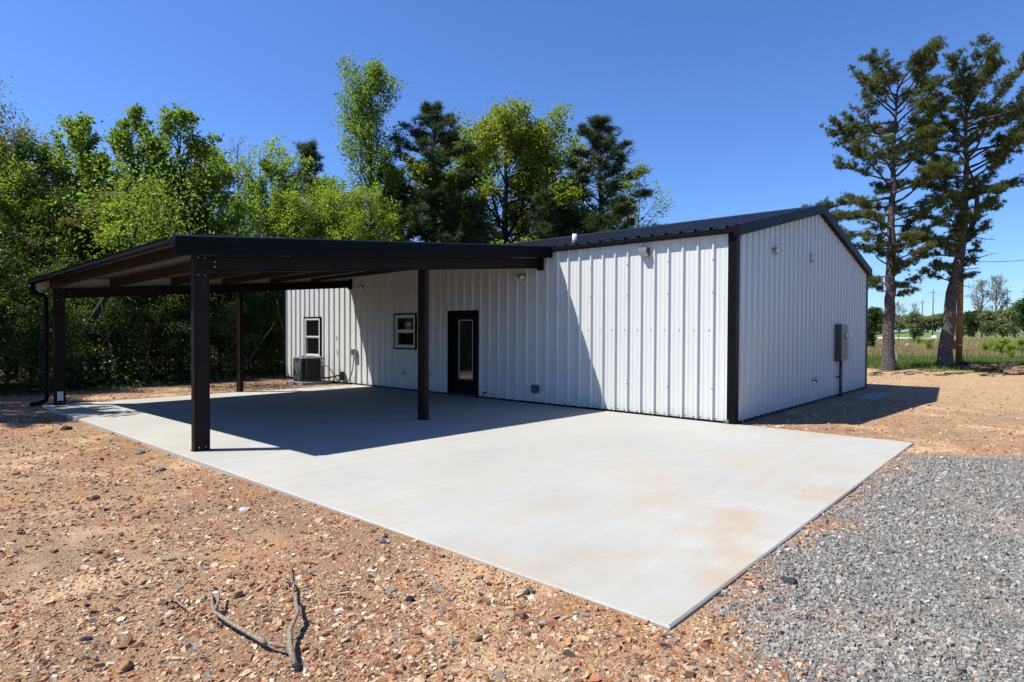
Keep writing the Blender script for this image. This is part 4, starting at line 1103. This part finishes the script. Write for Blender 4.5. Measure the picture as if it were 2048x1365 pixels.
# --- sweetgum / poplar style uprights etc. behind the carport
GU = dict(ang=(.35, .8), up=.10, ratio=.5, dens=(2.4, 3.4))
env_up = [(0, 1.6), (.2, 2.6), (.45, 2.3), (.75, 1.6), (1, .5)]
T1 = make_tree_meshes('gum1', 101, 10.0, .11, .22, env_up, (.4, .85), 36, 9500, .135, .11, 'leaf_gum', prm=GU)
T2 = make_tree_meshes('gum2', 102, 10.4, .10, .2, [(0, 1.6), (.25, 2.8), (.5, 2.5), (.75, 1.3), (1, .4)], (.35, .8), 40, 10500, .135, .105, 'leaf_gum', prm=GU)
T3 = make_tree_meshes('gum3', 103, 10.2, .11, .2, [(0, 1.8), (.3, 3.3), (.55, 2.7), (.8, 1.6), (1, .4)], (.4, .95), 44, 12000, .135, .11, 'leaf_gum', prm=GU)
T4 = make_tree_meshes('bright', 104, 8.4, .09, .15, [(0, 1.3), (.4, 2.2), (.7, 1.8), (1, .7)], (.5, 1.0), 30, 6800, .11, .17, 'leaf_bright', prm=dict(rcut=.005))
T5 = make_tree_meshes('olive', 105, 10.0, .13, .2, [(0, 1.4), (.35, 2.6), (.7, 2.4), (1, .9)], (.5, 1.0), 34, 12000, .10, .22, 'leaf_olive', 'grey_bark', prm=dict(rcut=.004))
T6 = make_tree_meshes('gumtall', 106, 18.0, .20, .25, [(0, 2.2), (.2, 3.6), (.5, 4.4), (.75, 3.6), (.9, 2.2), (1, .6)], (.35, .8), 50, 15000, .17, .2, 'leaf_gum', prm=dict(GU, seg=.5))
T7 = make_tree_meshes('oak', 107, 16.4, .36, .22, [(0, 5.2), (.25, 7.6), (.5, 6.6), (.8, 4.2), (1, 1.6)], (.6, 1.2), 40, 62000, .2, .3, 'leaf_oak', prm=dict(seg=.6, dens=(1.5, 2.2), up=.03, wig=.16, bare=.3, ratio=.5))
T8 = make_tree_meshes('bare', 108, 10.5, .10, .3, [(0, 1.2), (.4, 2.0), (1, .6)], (.3, .7), 26, 1300, .07, .12, 'leaf_olive', 'grey_bark', prm=dict(rcut=.002, rmin=.006, depth=3, dens=(2.4, 3, 3)))
T9 = make_tree_meshes('yellowing', 109, 11.5, .10, .25, [(0, 1.6), (.4, 2.8), (.8, 1.8), (1, .5)], (.5, .9), 28, 2600, .14, .16, 'leaf_bright', 'grey_bark', prm=dict(rcut=.003))
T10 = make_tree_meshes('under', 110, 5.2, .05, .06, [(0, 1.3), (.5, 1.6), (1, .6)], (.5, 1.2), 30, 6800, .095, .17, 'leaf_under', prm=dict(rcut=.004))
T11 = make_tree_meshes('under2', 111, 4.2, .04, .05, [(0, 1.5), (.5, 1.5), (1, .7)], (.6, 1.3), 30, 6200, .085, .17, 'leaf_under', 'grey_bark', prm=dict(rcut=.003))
T12 = make_tree_meshes('darkleaf', 112, 8.6, .10, .10, [(0, 1.6), (.4, 2.3), (.8, 1.7), (1, .6)], (.5, 1.1), 36, 12000, .11, .22, 'leaf_dark')
PN1 = pine('pine_c', 31, 15.2, .2, [(0, 0, 0), (.05, 0, 5), (.0, 0, 10), (.05, 0, 15.3)], [(3, 2.8, 2.8), (6, 3.5, 3.5), (9, 3.2, 3.2), (12, 2.2, 2.0), (14, 1.2, 1.0), (15.3, .3, .3)], 70, .18, None, .34, 10, 'needle_dk', 'dark_bark', kneedle=9, wd=.018, sub=(2.0,), lean=(.7, 1.2))
PN2 = pine('pine_d', 32, 15.4, .19, [(0, 0, 0), (.0, 0, 5), (.08, 0, 10), (.0, 0, 15.5)], [(3, 2.4, 2.6), (7, 2.9, 2.9), (10, 2.4, 2.5), (12.5, 1.7, 1.9), (14.4, .9, .9), (15.5, .3, .3)], 66, .2, None, .34, 9, 'needle_dk', 'dark_bark', kneedle=9, wd=.018, sub=(2.0,), lean=(.7, 1.2))
PN3 = pine('pine_e', 33, 10.5, .13, [(0, 0, 0), (.0, 0, 5), (.0, 0, 10.6)], [(1, 2.0, 2.0), (4, 2.2, 2.2), (8, 1.3, 1.3), (10.6, .3, .3)], 54, .12, None, .32, 9, 'needle_dk', 'dark_bark', kneedle=9, wd=.017, sub=(2.2,), lean=(.7, 1.2))

def at(px, d, py=663):
    """world ground point under a bearing (pixels of the photograph) at depth d"""
    v = CAM+(Fv+Rv*(px-1024)/FPX)*d; return float(v[0]), float(v[1])
place_tree('sweetgum_tree', T1, at(158, 23.5), 'upright green tree with a lobed top, leftmost of the three spires behind the carport', 'upright green trees at the wood edge', 1.0, (1, 1, .97))
place_tree('sweetgum_tree', T2, at(268, 23), 'slim green tree with twin spires, middle one of three spires behind the carport', 'upright green trees at the wood edge', 2.0, (1, 1, .95))
place_tree('sweetgum_tree', T3, at(362, 23), 'conical green tree with one pointed top, rightmost of the three spires behind the carport', 'upright green trees at the wood edge', .5, (1, 1, .94))
place_tree('sweetgum_tree', T6, at(742, 35.5), 'tallest bright green tree rising alone above the middle of the carport roof', None, .4, (.93, .93, .90))
place_tree('oak_tree', T7, at(1010, 39), 'broad yellow green oak with wide crown behind the building roof', None, 1.1, (1.05, 1.05, .89))
place_tree('pine_tree', PN1, at(866, 36), 'large dark pine left of the broad yellow green oak', 'dark pines behind the building', 0, (1.25, 1.25, .965))
place_tree('pine_tree', PN2, at(1197, 38), 'dark conical pine right of the broad yellow green oak', 'dark pines behind the building', 0, (1.38, 1.38, .95))
place_tree('pine_tree', PN3, at(615, 38), 'dark pine tip poking up over the leafy trees left of the tallest green tree', 'dark pines behind the building', .6, (1.2, 1.2, 1.24))
place_tree('sapling', T9, at(1275, 36), 'thin sparse yellow leafed tree right of the conical pine behind the roof', None, .9, (.95, .95, .98))
place_tree('bare_tree', T8, at(474, 31), 'pale nearly bare tree standing above the leafy wood edge behind the carport', None, .9, (1.0, 1.0, 1.06))
place_tree('oak_tree', T5, at(22, 24.5), 'olive budding tree with reddish top at the far left edge', None, 2.2, (1.15, 1.15, .93))
# dark, smaller pines that close the view between and under the crowns
for px, d, s in ((790, 40, 1.15), (950, 35, .85), (1085, 36, .92), (1130, 44, 1.0), (1235, 34, .85), (1300, 44, .8), (700, 44, 1.0), (905, 46, 1.25), (1180, 46, .95), (1030, 48, 1.1)):
    place_tree('pine_tree', PN3, at(px, d), 'small dark pine filling the gaps between the bigger trees behind the roof', 'small dark pines behind the roof', px*.37, (s*1.15, s*1.15, s))
# leafy trees of the wood
wd = random.Random(77)
spots = []
for px, d, s, T in ((-60, 22, 1.0, T5), (70, 22.5, .84, T1), (110, 24.5, .9, T4), (215, 24, .80, T2), (318, 24.5, .82, T1), (180, 23, .7, T3), (415, 25, .88, T3), (455, 27, .86, T4), (505, 29, .9, T4), (545, 31, .98, T3), (585, 30, .96, T4), (628, 32, .98, T4),
                    (668, 31, 1.04, T4), (705, 33, .9, T1), (740, 30, 1.0, T4), (560, 34, 1.05, T9), (520, 33, 1.0, T9), (15, 21, .86, T4), (135, 21, .72, T12), (240, 22, .72, T12), (440, 24, .68, T12), (-20, 29, 1.05, T1),
                    (770, 38, 1.2, T4), (655, 36, 1.05, T1), (345, 28, .95, T4), (190, 28, .95, T1)):
    x, y = at(px, d)
    lab = {id(T4): ('leafy_tree', 'bright spring green tree in the wood edge behind the carport', 'bright leafy trees of the wood edge'), id(T12): ('leafy_tree', 'dark leafy tree standing low inside the wood edge', 'dark leafy trees of the wood edge'),
           id(T5): ('leafy_tree', 'olive budding tree in the wood at the left frame edge', None), id(T9): ('leafy_tree', 'thin twiggy yellow green tree rising over the wood edge', 'twiggy trees over the wood edge')}.get(id(T), ('leafy_tree', 'mid green upright tree merging into the wood edge', 'mid green trees of the wood edge'))
    place_tree(lab[0], T, (x, y), lab[1], lab[2], wd.uniform(0, 6.28), (s, s, s))
# understory wall of saplings right at the edge of the clearing
k = 0
for row, (xr, zs) in enumerate(((-16.9, .74), (-18.6, .86), (-20.6, 1.0))):
    for y in np.arange(-13, 6.5, 1.25):
        x = xr+wd.uniform(-.5, .5)+(.4 if y < -6 else 0); yy = y+wd.uniform(-.35, .35)
        if xr > -18 and yy > -.6: x -= 1.4
        if yy > -5.2: x -= .9
        if x > -L-1.9 and yy > -1.2: continue
        T = (T10, T11)[k % 2]; k += 1
        s = wd.uniform(.85, 1.12)*zs
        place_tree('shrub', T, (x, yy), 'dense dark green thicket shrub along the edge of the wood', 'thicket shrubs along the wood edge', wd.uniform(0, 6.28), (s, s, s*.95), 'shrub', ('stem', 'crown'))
# slender trees whose bare lower stems stripe the front of the wood
TS = [make_tree_meshes('slender%d' % q, 120+q, 8.6+.5*q, .065, .45, [(0, 1.1), (.4, 1.7), (.8, 1.1), (1, .4)], (.4, .9), 22, 3200, .125, .11, ('leaf_gum', 'leaf_bright', 'leaf_olive')[q], ('dark_bark', 'grey_bark', 'grey_bark')[q],
      [(wd.gauss(0, .12)*f*3, wd.gauss(0, .12)*f*3, (8.6+.5*q)*f) for f in np.linspace(0, 1, 8)], GU) for q in range(3)]
for i, (px, d) in enumerate(((30, 20.4), (88, 21.2), (128, 20.2), (196, 21.4), (232, 20.4), (246, 21.6), (306, 21.0))):
    s_ = wd.uniform(.54, .68)
    place_tree('slender_tree', TS[i % 3], at(px, d), ('slender tree with dark bare stem and green top at the front of the wood', 'slender tree with grey stem and bright top at the front of the wood', 'slender grey stemmed tree with sparse olive buds at the front of the wood')[i % 3],
               ('dark stemmed slender trees', 'grey stemmed bright slender trees', 'olive budded slender trees')[i % 3], wd.uniform(0, 6.28), (1, 1, s_))
# leaning trunk seen under the carport
th = thing('leaning_tree', 'dark trunk leaning to the right, seen through the open left bay of the carport', 'tree', (-17.3, -6.1, -.05))
x0, y0 = at(148, 18.2)
th.location = (x0, y0, -.05)
m = MB(); e1 = Vector((x0, y0, -.1)); axr = Vector((.747, .665, 0))
pts = [e1, e1+axr*.06+Vector((0, 0, .9)), e1+axr*.14+Vector((0, 0, 1.35)), e1+axr*.55+Vector((0, 0, 2.1)), e1+axr*1.0+Vector((0, 0, 2.8)), e1+axr*1.6+Vector((0, 0, 3.9)), e1+axr*2.0+Vector((0, 0, 5.2))]
m.tube(pts, [.17, .14, .11, .09, .08, .06, .03], 9)
build(m, 'trunk', 'dark_bark', th, True)
rg = np.random.default_rng(5); c_ = np.array(tuple(pts[-1]-e1))+np.array([0, 0, 0])
V, F_ = leaf_mesh(c_+rg.normal(0, .8, (2600, 3)), .11, rg); cr = link('crown', np_mesh('lean_crown', V, F_, 4, 'leaf_gum'), th)
# thin pale stems along the thicket front
for i in range(16):
    y = -12+i*.95+wd.uniform(-.3, .3); x = -16.1+wd.uniform(-.35, .35)-(1.0 if y > -1.5 else 0)
    if x > -L-.5 and y > -1: continue
    m = MB(); p0 = Vector((x, y, -.08)); d = Vector((wd.uniform(-.3, .3), wd.uniform(-.4, .4), 1)).normalized(); pp = [p0]
    for j in range(7): d = (d+Vector((wd.gauss(0, .12), wd.gauss(0, .12), .02))).normalized(); pp.append(pp[-1]+d*wd.uniform(.28, .5))
    m.tube(pp, [.018-.0018*j for j in range(8)], 5)
    for j in (2, 4, 5): m.tube([pp[j], pp[j]+Vector((wd.gauss(0, .35), wd.gauss(0, .35), wd.uniform(.0, .5)))], [.007, .003], 4)
    th = tag(build(m, 'sapling', 'grey_bark' if i % 2 else 'dark_bark', None, True, origin=tuple(p0)), 'thin leafless sapling stem in front of the dark thicket', 'sapling', 'bare saplings in front of the thicket')
# distant mass of wood behind everything on the left
rg = np.random.default_rng(9)
n = 60000
px = rg.uniform(-500, 1150, n); dd = rg.uniform(29, 52, n)
b_ = CAM[None]+(Fv[None]+Rv[None]*((px-1024)/FPX)[:, None])*dd[:, None]
hgt = np.where(px < 650, 5.6, 5.2)*(1+.18*np.sin(px*.021)+.12*np.sin(px*.057+1))*(dd/33)**.5
b_[:, 2] = rg.random(n)**.8*hgt
V, F_ = leaf_mesh(b_, .3, rg)
tag(link('woodland', np_mesh('woodland', V, F_, 4, 'leaf_gum')), 'deep green mass of the wood behind the leafy front trees', 'woodland', kind='stuff')
# forest floor brush
n = 26000
x = rg.uniform(-22, -15.7, n); y = rg.uniform(-16, 9, n)
ok = ~((x > -L-1.0) & (y > -1.4)) & (x < -15.9+.5*wob(x*0, y, .8)); x, y = x[ok], y[ok]
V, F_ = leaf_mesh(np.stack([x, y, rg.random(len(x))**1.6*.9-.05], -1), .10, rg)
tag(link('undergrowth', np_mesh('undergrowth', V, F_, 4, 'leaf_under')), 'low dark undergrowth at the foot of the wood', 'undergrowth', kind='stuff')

# trees standing out of frame to the left whose shade dapples the slab's outer end
for (x, y, s) in ((-19.5, -12.5, 1.0), (-16.9, -12.2, .95), (-14.6, -12.7, .98)):
    place_tree('leafy_tree', T3, (x, y), 'green tree at the left whose shade falls on the end of the slab', 'trees shading the left end of the slab', x, (s, s, s))

# ------------------------------------------------------------------ right-hand field
rg = np.random.default_rng(21)
def blades(n, dmin, dmax, hgt, wdt, mat, name, label, pw=1.0, pred=None, pxr=(1600, 2250)):
    px = rg.uniform(pxr[0], pxr[1], n); u = rg.random(n)
    d = dmin*(dmax/dmin)**u if pw == 1 else dmin+(dmax-dmin)*u
    b_ = CAM[None]+(Fv[None]+Rv[None]*((px-1024)/FPX)[:, None])*d[:, None]
    x, y = b_[:, 0], b_[:, 1]; sg = (x-GR1[0])*gn[0]+(y-GR1[1])*gn[1]
    ok = sg > .4+.9*wob(x, y, .9)
    if pred is not None: ok &= pred(x, y, sg)
    x, y, d, sg = x[ok], y[ok], d[ok], sg[ok]; n = len(x)
    z = terrain(x, y)
    hh = hgt*rg.uniform(.5, 1.3, n)*np.clip((sg)*.5+.25, .25, 1); ww = wdt*(d/30)**.7
    a = rg.uniform(0, 2*pi, n); l_ = rg.normal(0, .3, (n, 2))
    ox, oy = np.cos(a)*ww, np.sin(a)*ww
    V = np.stack([np.stack([x-ox, y-oy, z-.02], -1), np.stack([x+ox, y+oy, z-.02], -1), np.stack([x+l_[:, 0]*hh, y+l_[:, 1]*hh, z+hh], -1)], 1).reshape(-1, 3)
    tag(link(name, np_mesh(name, V, np.arange(n*3).reshape(-1, 3), 3, mat)), label, 'grass', kind='stuff')
blades(60000, 24, 62, .24, .018, 'grass_green', 'meadow_grass', 'short green meadow grass behind the tall pines')
blades(42000, 38, 112, .42, .022, 'grass_dry', 'dry_grass', 'tall dry tan grass across the far meadow', 1, lambda x, y, s: (s > 12+5*wob(x, y, .15)))
# distant trees
FT1 = make_tree_meshes('far1', 201, 6.5, .15, .04, [(0, 2.0), (.4, 2.8), (.8, 2.0), (1, .8)], (.6, 1.2), 26, 3800, .38, .35, 'leaf_dark', prm=dict(depth=1, seg=.8))
FT2 = make_tree_meshes('far2', 202, 6.5, .15, .04, [(0, 2.4), (.4, 2.9), (.8, 2.2), (1, .8)], (.6, 1.2), 26, 3400, .40, .4, 'far_leaf', 'grey_bark', prm=dict(depth=1, seg=.8))
FT3 = make_tree_meshes('far3', 203, 12.5, .26, .22, [(0, 3), (.3, 4.2), (.7, 3.2), (1, .8)], (.4, .9), 34, 1700, .26, .3, 'far_bud', 'grey_bark', prm=dict(rcut=.004, rmin=.035, depth=2, seg=.9, dens=(1.6, 1.6)))
FT4 = make_tree_meshes('far4', 204, 7.5, .12, .2, [(0, 1.8), (.5, 2.4), (1, .7)], (.4, .9), 24, 500, .2, .25, 'far_bud', 'grey_bark', prm=dict(rcut=.004, rmin=.03, depth=2, seg=.8, dens=(1.6, 1.6)))
place_tree('leafy_tree', FT1, at(1747, 60), 'rounded dark green tree standing against the far corner of the building', None, 1, (.52, .52, .58))
place_tree('bare_tree', FT3, at(1963, 118), 'pale budding tree, left one of the tall bare pair in the far field', 'pale bare trees in the far field', 0, (.75, .75, .88))
place_tree('bare_tree', FT3, at(1990, 116), 'pale budding tree, right one of the tall bare pair in the far field', 'pale bare trees in the far field', 2.5, (.8, .8, .92))
place_tree('shrub', FT2, at(1828, 92), 'yellow green roadside bush standing alone between the two pine trunks', None, 1, (.65, .65, .62), 'shrub')
place_tree('bare_tree', FT4, at(1797, 100), 'small bare tree right of the first pine trunk in the distance', None, 1, (.8, .8, .82))
place_tree('bare_tree', FT4, at(1827, 96), 'thin bare twiggy tree rising out of the yellow green roadside bush', None, 3, (.55, .55, .78))
for i, (px, d, s, T) in enumerate(((1945, 112, .85, FT1), (1972, 110, .8, FT2), (2005, 112, .85, FT2), (2030, 106, .9, FT2), (2058, 92, 1.05, FT1), (2085, 100, 1.2, FT2), (1925, 118, .8, FT1), (2120, 110, 1.3, FT1))):
    place_tree('leafy_tree', T, at(px, d), 'leafy green tree of the row round the pale bare pair' if T is FT1 else 'yellow green tree of the row round the pale bare pair', 'green trees of the far row' if T is FT1 else 'yellow green trees of the far row', i*1.3, (s, s, s*.85))
for i, px in enumerate(range(1735, 2170, 17)):
    s = wd.uniform(.9, 1.3); T = (FT2, FT1)[i % 5 == 0]
    place_tree('distant_tree', T, at(px+wd.uniform(-6, 6), wd.uniform(175, 215)), 'small hazy tree in the tree line beyond the road', 'tree line beyond the road', i*2.1, (s*1.5, s*1.5, s*.62))
# young shrubs in the meadow
MS = make_tree_meshes('meadow', 301, 1.1, .02, .02, [(0, .5), (.6, .5), (1, .2)], (.4, 1.1), 22, 900, .09, .08, 'leaf_bright', prm=dict(rcut=.001, depth=1))
for i, (px, d, s) in enumerate(((2005, 40, 1.1), (1988, 44, .9), (1970, 48, .8), (2040, 46, 1.0), (1858, 52, .9), (1838, 75, .9), (2022, 37, .8))):
    place_tree('shrub', MS, at(px, d), 'small bright bush growing in the meadow grass', 'small bushes in the meadow', i*1.9, (s*1.2, s*1.2, s), 'shrub', ('stem', 'crown'))
# dark dead weed by the pole
m = MB(); R = random.Random(4); bx_, by_ = at(1936, 27.6)
for k in range(12):
    p = Vector((bx_, by_, -.05)); d = Vector((R.gauss(0, .28), R.gauss(0, .28), 1)).normalized(); pp = [p]
    for j in range(6): d = (d+Vector((R.gauss(0, .2), R.gauss(0, .2), .05))).normalized(); pp.append(pp[-1]+d*R.uniform(.12, .26)*(1.4 if k < 4 else .6))
    m.tube(pp, [.012-.0015*j for j in range(7)], 4)
tag(build(m, 'dead_bush', 'dark_bark', None, origin=(bx_, by_, 0)), 'dark leafless bush at the foot of the utility pole', 'bush')
# utility pole
px_, py_ = at(1918, 28.95)
th = thing('utility_pole', 'orange brown wooden utility pole with white transformer behind the leaning pine', 'utility pole', (px_, py_, -.05))
m = MB(); m.tube([(px_, py_, -.3), (px_+.02, py_, 3), (px_+.03, py_, 5.0), (px_+.03, py_, 7.2)], [.135, .125, .12, .11], 14); build(m, 'pole_shaft', 'pole', th, True)
cxt = Vector((px_-.28, py_-.25, 5.30))
m = MB(); m.lathe([(.17, 0), (.19, .03), (.19, .52), (.16, .58), (.05, .60)], cxt, (0, 0, 1), 16); tk_ = build(m, 'transformer', 'white_plain', th, True)
m = MB()
for a in (0, 2.1): m.lathe([(.025, 0), (.04, .04), (.025, .06), (.04, .1), (.02, .16)], cxt+Vector((.1*cos(a), .1*sin(a), .58)), (0, 0, 1), 8)
build(m, 'insulator', 'greybox', tk_)
m = MB(); m.box(px_-.2, px_+.1, py_-.17, py_-.10, 5.45, 5.52); m.box(px_-.2, px_+.1, py_-.17, py_-.10, 5.72, 5.79); build(m, 'bracket', 'galv', th)
m = MB(); m.box(px_+.0, px_+.13, py_-.175, py_-.16, 1.10, 1.17); build(m, 'tag_plate', 'white_plain', th)
m = MB(); P0 = Vector((px_+.05, py_, 5.1)); P1 = Vector((9.5, 33.2, 8.6)); n_ = 20
m.tube([P0.lerp(P1, t_)+Vector((0, 0, -1.1*4*t_*(1-t_))) for t_ in np.linspace(0, 1, n_)], .012, 5)
tag(build(m, 'power_line', 'rubber', None, True, origin=tuple(P0)), 'black cable rising from the utility pole to the right edge of the frame', 'cable')
# sign boards between pine and pole
sx_, sy_ = at(1907, 27.6)
axr = Vector((.747, .665, 0)); nrm = Vector((.665, -.747, 0))
def board(c, w_, h_, mat, tilt=0, th_=.012):
    m = MB(); a_ = axr*cos(tilt)+Vector((0, 0, sin(tilt))); u_ = Vector((0, 0, cos(tilt)))-axr*sin(tilt); c = Vector(c)
    v = [c+a_*sa*w_/2+u_*su*h_/2+nrm*sn*th_ for sn in (0, 1) for sa, su in ((-1, -1), (1, -1), (1, 1), (-1, 1))]
    m.add(v, [(0, 1, 2, 3), (4, 7, 6, 5), (0, 4, 5, 1), (1, 5, 6, 2), (2, 6, 7, 3), (3, 7, 4, 0)]); return m
c0_ = Vector((sx_, sy_, 1.15))
m = board(c0_, .30, .38, 'red')
m.tube([c0_+axr*-.13+Vector((0, 0, -1.25))-nrm*.02, c0_+axr*-.13+Vector((0, 0, .2))-nrm*.02], .015, 6, 1)
sg_ = tag(build(m, 'sign', ['red', 'galv'], None, origin=(sx_, sy_, -.05)), 'dark red sign board with pale lettering between leaning pine and pole', 'sign')
mm = MB()
for i_, (zz, ww) in enumerate(((.12, .2), (.05, .22), (-.02, .16), (-.09, .2))):
    c = c0_+Vector((0, 0, zz))+nrm*.0135
    x_ = -ww/2
    while x_ < ww/2-.02:
        w1 = .014+.012*((i_*7+int(x_*90)) % 3)/2
        mm.add([c+axr*x_+Vector((0, 0, -.011)), c+axr*(x_+w1)+Vector((0, 0, -.011)), c+axr*(x_+w1)+Vector((0, 0, .011)), c+axr*x_+Vector((0, 0, .011))], [(0, 1, 2, 3)])
        x_ += w1+.01
build(mm, 'lettering', simple('faded_lettering', (.4, .12, .12), .5), sg_)
m = board(c0_+axr*.02+Vector((0, 0, .72)), .11, .40, 'white_plain', -.06)
tag(build(m, 'notice_board', 'white_plain', None, origin=tuple(c0_+Vector((0, 0, .7)))), 'narrow white notice above the dark red sign beside the leaning pine', 'sign')
nx_, ny_ = at(1792, 27.9)
m = board((nx_, ny_, .62), .13, .40, 'white_plain', .05)
tag(build(m, 'paper_notice', 'white_plain', None, origin=(nx_, ny_, .6)), 'white paper notice fixed to the right side of the straight pine trunk', 'sign')
# far field furniture
def far_pole(px, d, h, lab):
    x, y = at(px, d); z = float(terrain(x, y)); th = thing('power_pole', lab, 'utility pole', (x, y, z), 'far power poles along the road')
    m = MB(); m.tube([(x, y, z-.3), (x, y, z+h)], [.13, .09], 8); build(m, 'pole_shaft', 'grey_bark', th, True)
    m = MB(); m.box(x-.55, x+.55, y-.04, y+.04, z+h-.7, z+h-.6); build(m, 'crossarm', 'grey_bark', th)
    return Vector((x, y, z+h-.6))
A = far_pole(1844, 150, 9.0, 'distant power pole between bush and second pine, nearer the first bush')
B = far_pole(1865, 140, 11.0, 'distant power pole just left of the leaning pine trunk')
Cc = far_pole(2013, 128, 10.0, 'distant power pole at right beside the pale bare trees')
m = MB()
for P0, P1 in ((A, B), (B, Cc)):
    for o_ in (-1, 1): m.tube([P0.lerp(P1, t_)+Vector((o_, 0, -1.2*4*t_*(1-t_))) for t_ in np.linspace(0, 1, 10)], .02, 3)
tag(build(m, 'power_line', 'rubber', None, origin=tuple(B)), 'faint wires strung between the distant power poles', 'cable')
x, y = at(1868, 128); z = float(terrain(x, y))
m = MB(); m.bevbox(x-.5, x+.5, y-.3, y+.3, z, z+.45, .08); m.bevbox(x-.38, x+.45, y-.25, y+.25, z+.45, z+.68, .08)
tag(build(m, 'roadside_block', 'white_plain', None, origin=(x, y, z)), 'white block shape beside the distant road left of the leaning pine', 'block')
x, y = at(1815, 70); z = float(terrain(x, y))
m = MB(); m.lathe([(.10, 0), (.15, .1), (.15, .32), (.08, .42)], (x, y, z), (0, 0, 1), 10)
tag(build(m, 'white_marker', 'white_plain', None, origin=(x, y, z)), 'small white marker in the dry grass between the two pines', 'marker')
x, y = at(2031, 112); z = float(terrain(x, y))
th = thing('road_sign', 'grey back of a diamond road sign beside the distant road at right', 'road sign', (x, y, z))
m = MB(); m.tube([(x, y, z), (x, y, z+2.6)], .05, 6); build(m, 'sign_post', 'galv', th)
m = MB(); c = Vector((x, y, z+2.4)); s = .62; m.add([c-axr*s, c-Vector((0, 0, s)), c+axr*s, c+Vector((0, 0, s)), c-axr*s-nrm*.03, c-Vector((0, 0, s))-nrm*.03, c+axr*s-nrm*.03, c+Vector((0, 0, s))-nrm*.03],
                                                    [(0, 1, 2, 3), (7, 6, 5, 4), (0, 4, 5, 1), (1, 5, 6, 2), (2, 6, 7, 3), (3, 7, 4, 0)]); build(m, 'sign_plate', 'galv', th)
# bulldozed debris bank by the pole
R = random.Random(12)
import bmesh
def mound(x, y, sx, sy, sz, lab, seed, mat):
    bm = bmesh.new(); bmesh.ops.create_icosphere(bm, subdivisions=4, radius=1)
    from mathutils import noise
    for v in bm.verts:
        n_ = noise.fractal(v.co*2.2+Vector((seed, 0, 0)), 1.0, 2.0, 4)
        v.co *= 1+.35*n_; v.co.x *= sx; v.co.y *= sy; v.co.z *= sz
    bmesh.ops.rotate(bm, verts=bm.verts, cent=(0, 0, 0), matrix=Matrix.Rotation(.73, 3, 'Z'))
    me = bpy.data.meshes.new('dirt_mound'); bm.to_mesh(me); bm.free(); me.materials.append(mat)
    o = link('dirt_mound', me); o.location = (x, y, float(terrain(x, y))); tag(o, lab, 'dirt mound', 'pushed-up dirt along the field edge')
MM = simple('clay_clods', (.2, .12, .07), .95, .1, 0, .5, 5)
MD = simple('dark_root_mat', (.05, .04, .032), .95, .1, 0, .5, 6)
for i, (px, d, sx, sy, sz, mt, lab) in enumerate(((1928, 27.8, .55, .35, .28, MD, 'grey rooty mound right at the foot of the utility pole'), (1960, 27.0, .9, .4, .2, MM, 'low brown clod bank right of the utility pole'), (1990, 26.5, .8, .4, .25, MM, 'brown clod mound in the middle of the right bank'),
                                        (2025, 26.0, .8, .4, .34, MD, 'darkest tall mound near the right frame edge'), (2055, 25.5, .9, .4, .28, MM, 'brown mound cut by the right frame edge'))):
    x, y = at(px, d); mound(x, y, sx, sy, sz, lab, i*3.1, mt)
m = MB()
for k in range(46):
    px = R.uniform(1735, 2060); x, y = at(px, 24.9+R.uniform(-.9, 1.3)); z = float(terrain(x, y))
    a = R.uniform(-.5, .5)+.73; l_ = R.uniform(.15, .7); d = Vector((cos(a), sin(a), R.gauss(0, .08))).normalized()
    m.tube([Vector((x, y, z+.02)), Vector((x, y, z+.03))+d*l_*.5+Vector((0, 0, R.uniform(0, .05))), Vector((x, y, z+.02))+d*l_], [.018, .014, .008], 5)
tag(build(m, 'brush_debris', 'dark_bark', None), 'line of broken sticks along the edge where dirt meets grass', 'debris', kind='stuff')
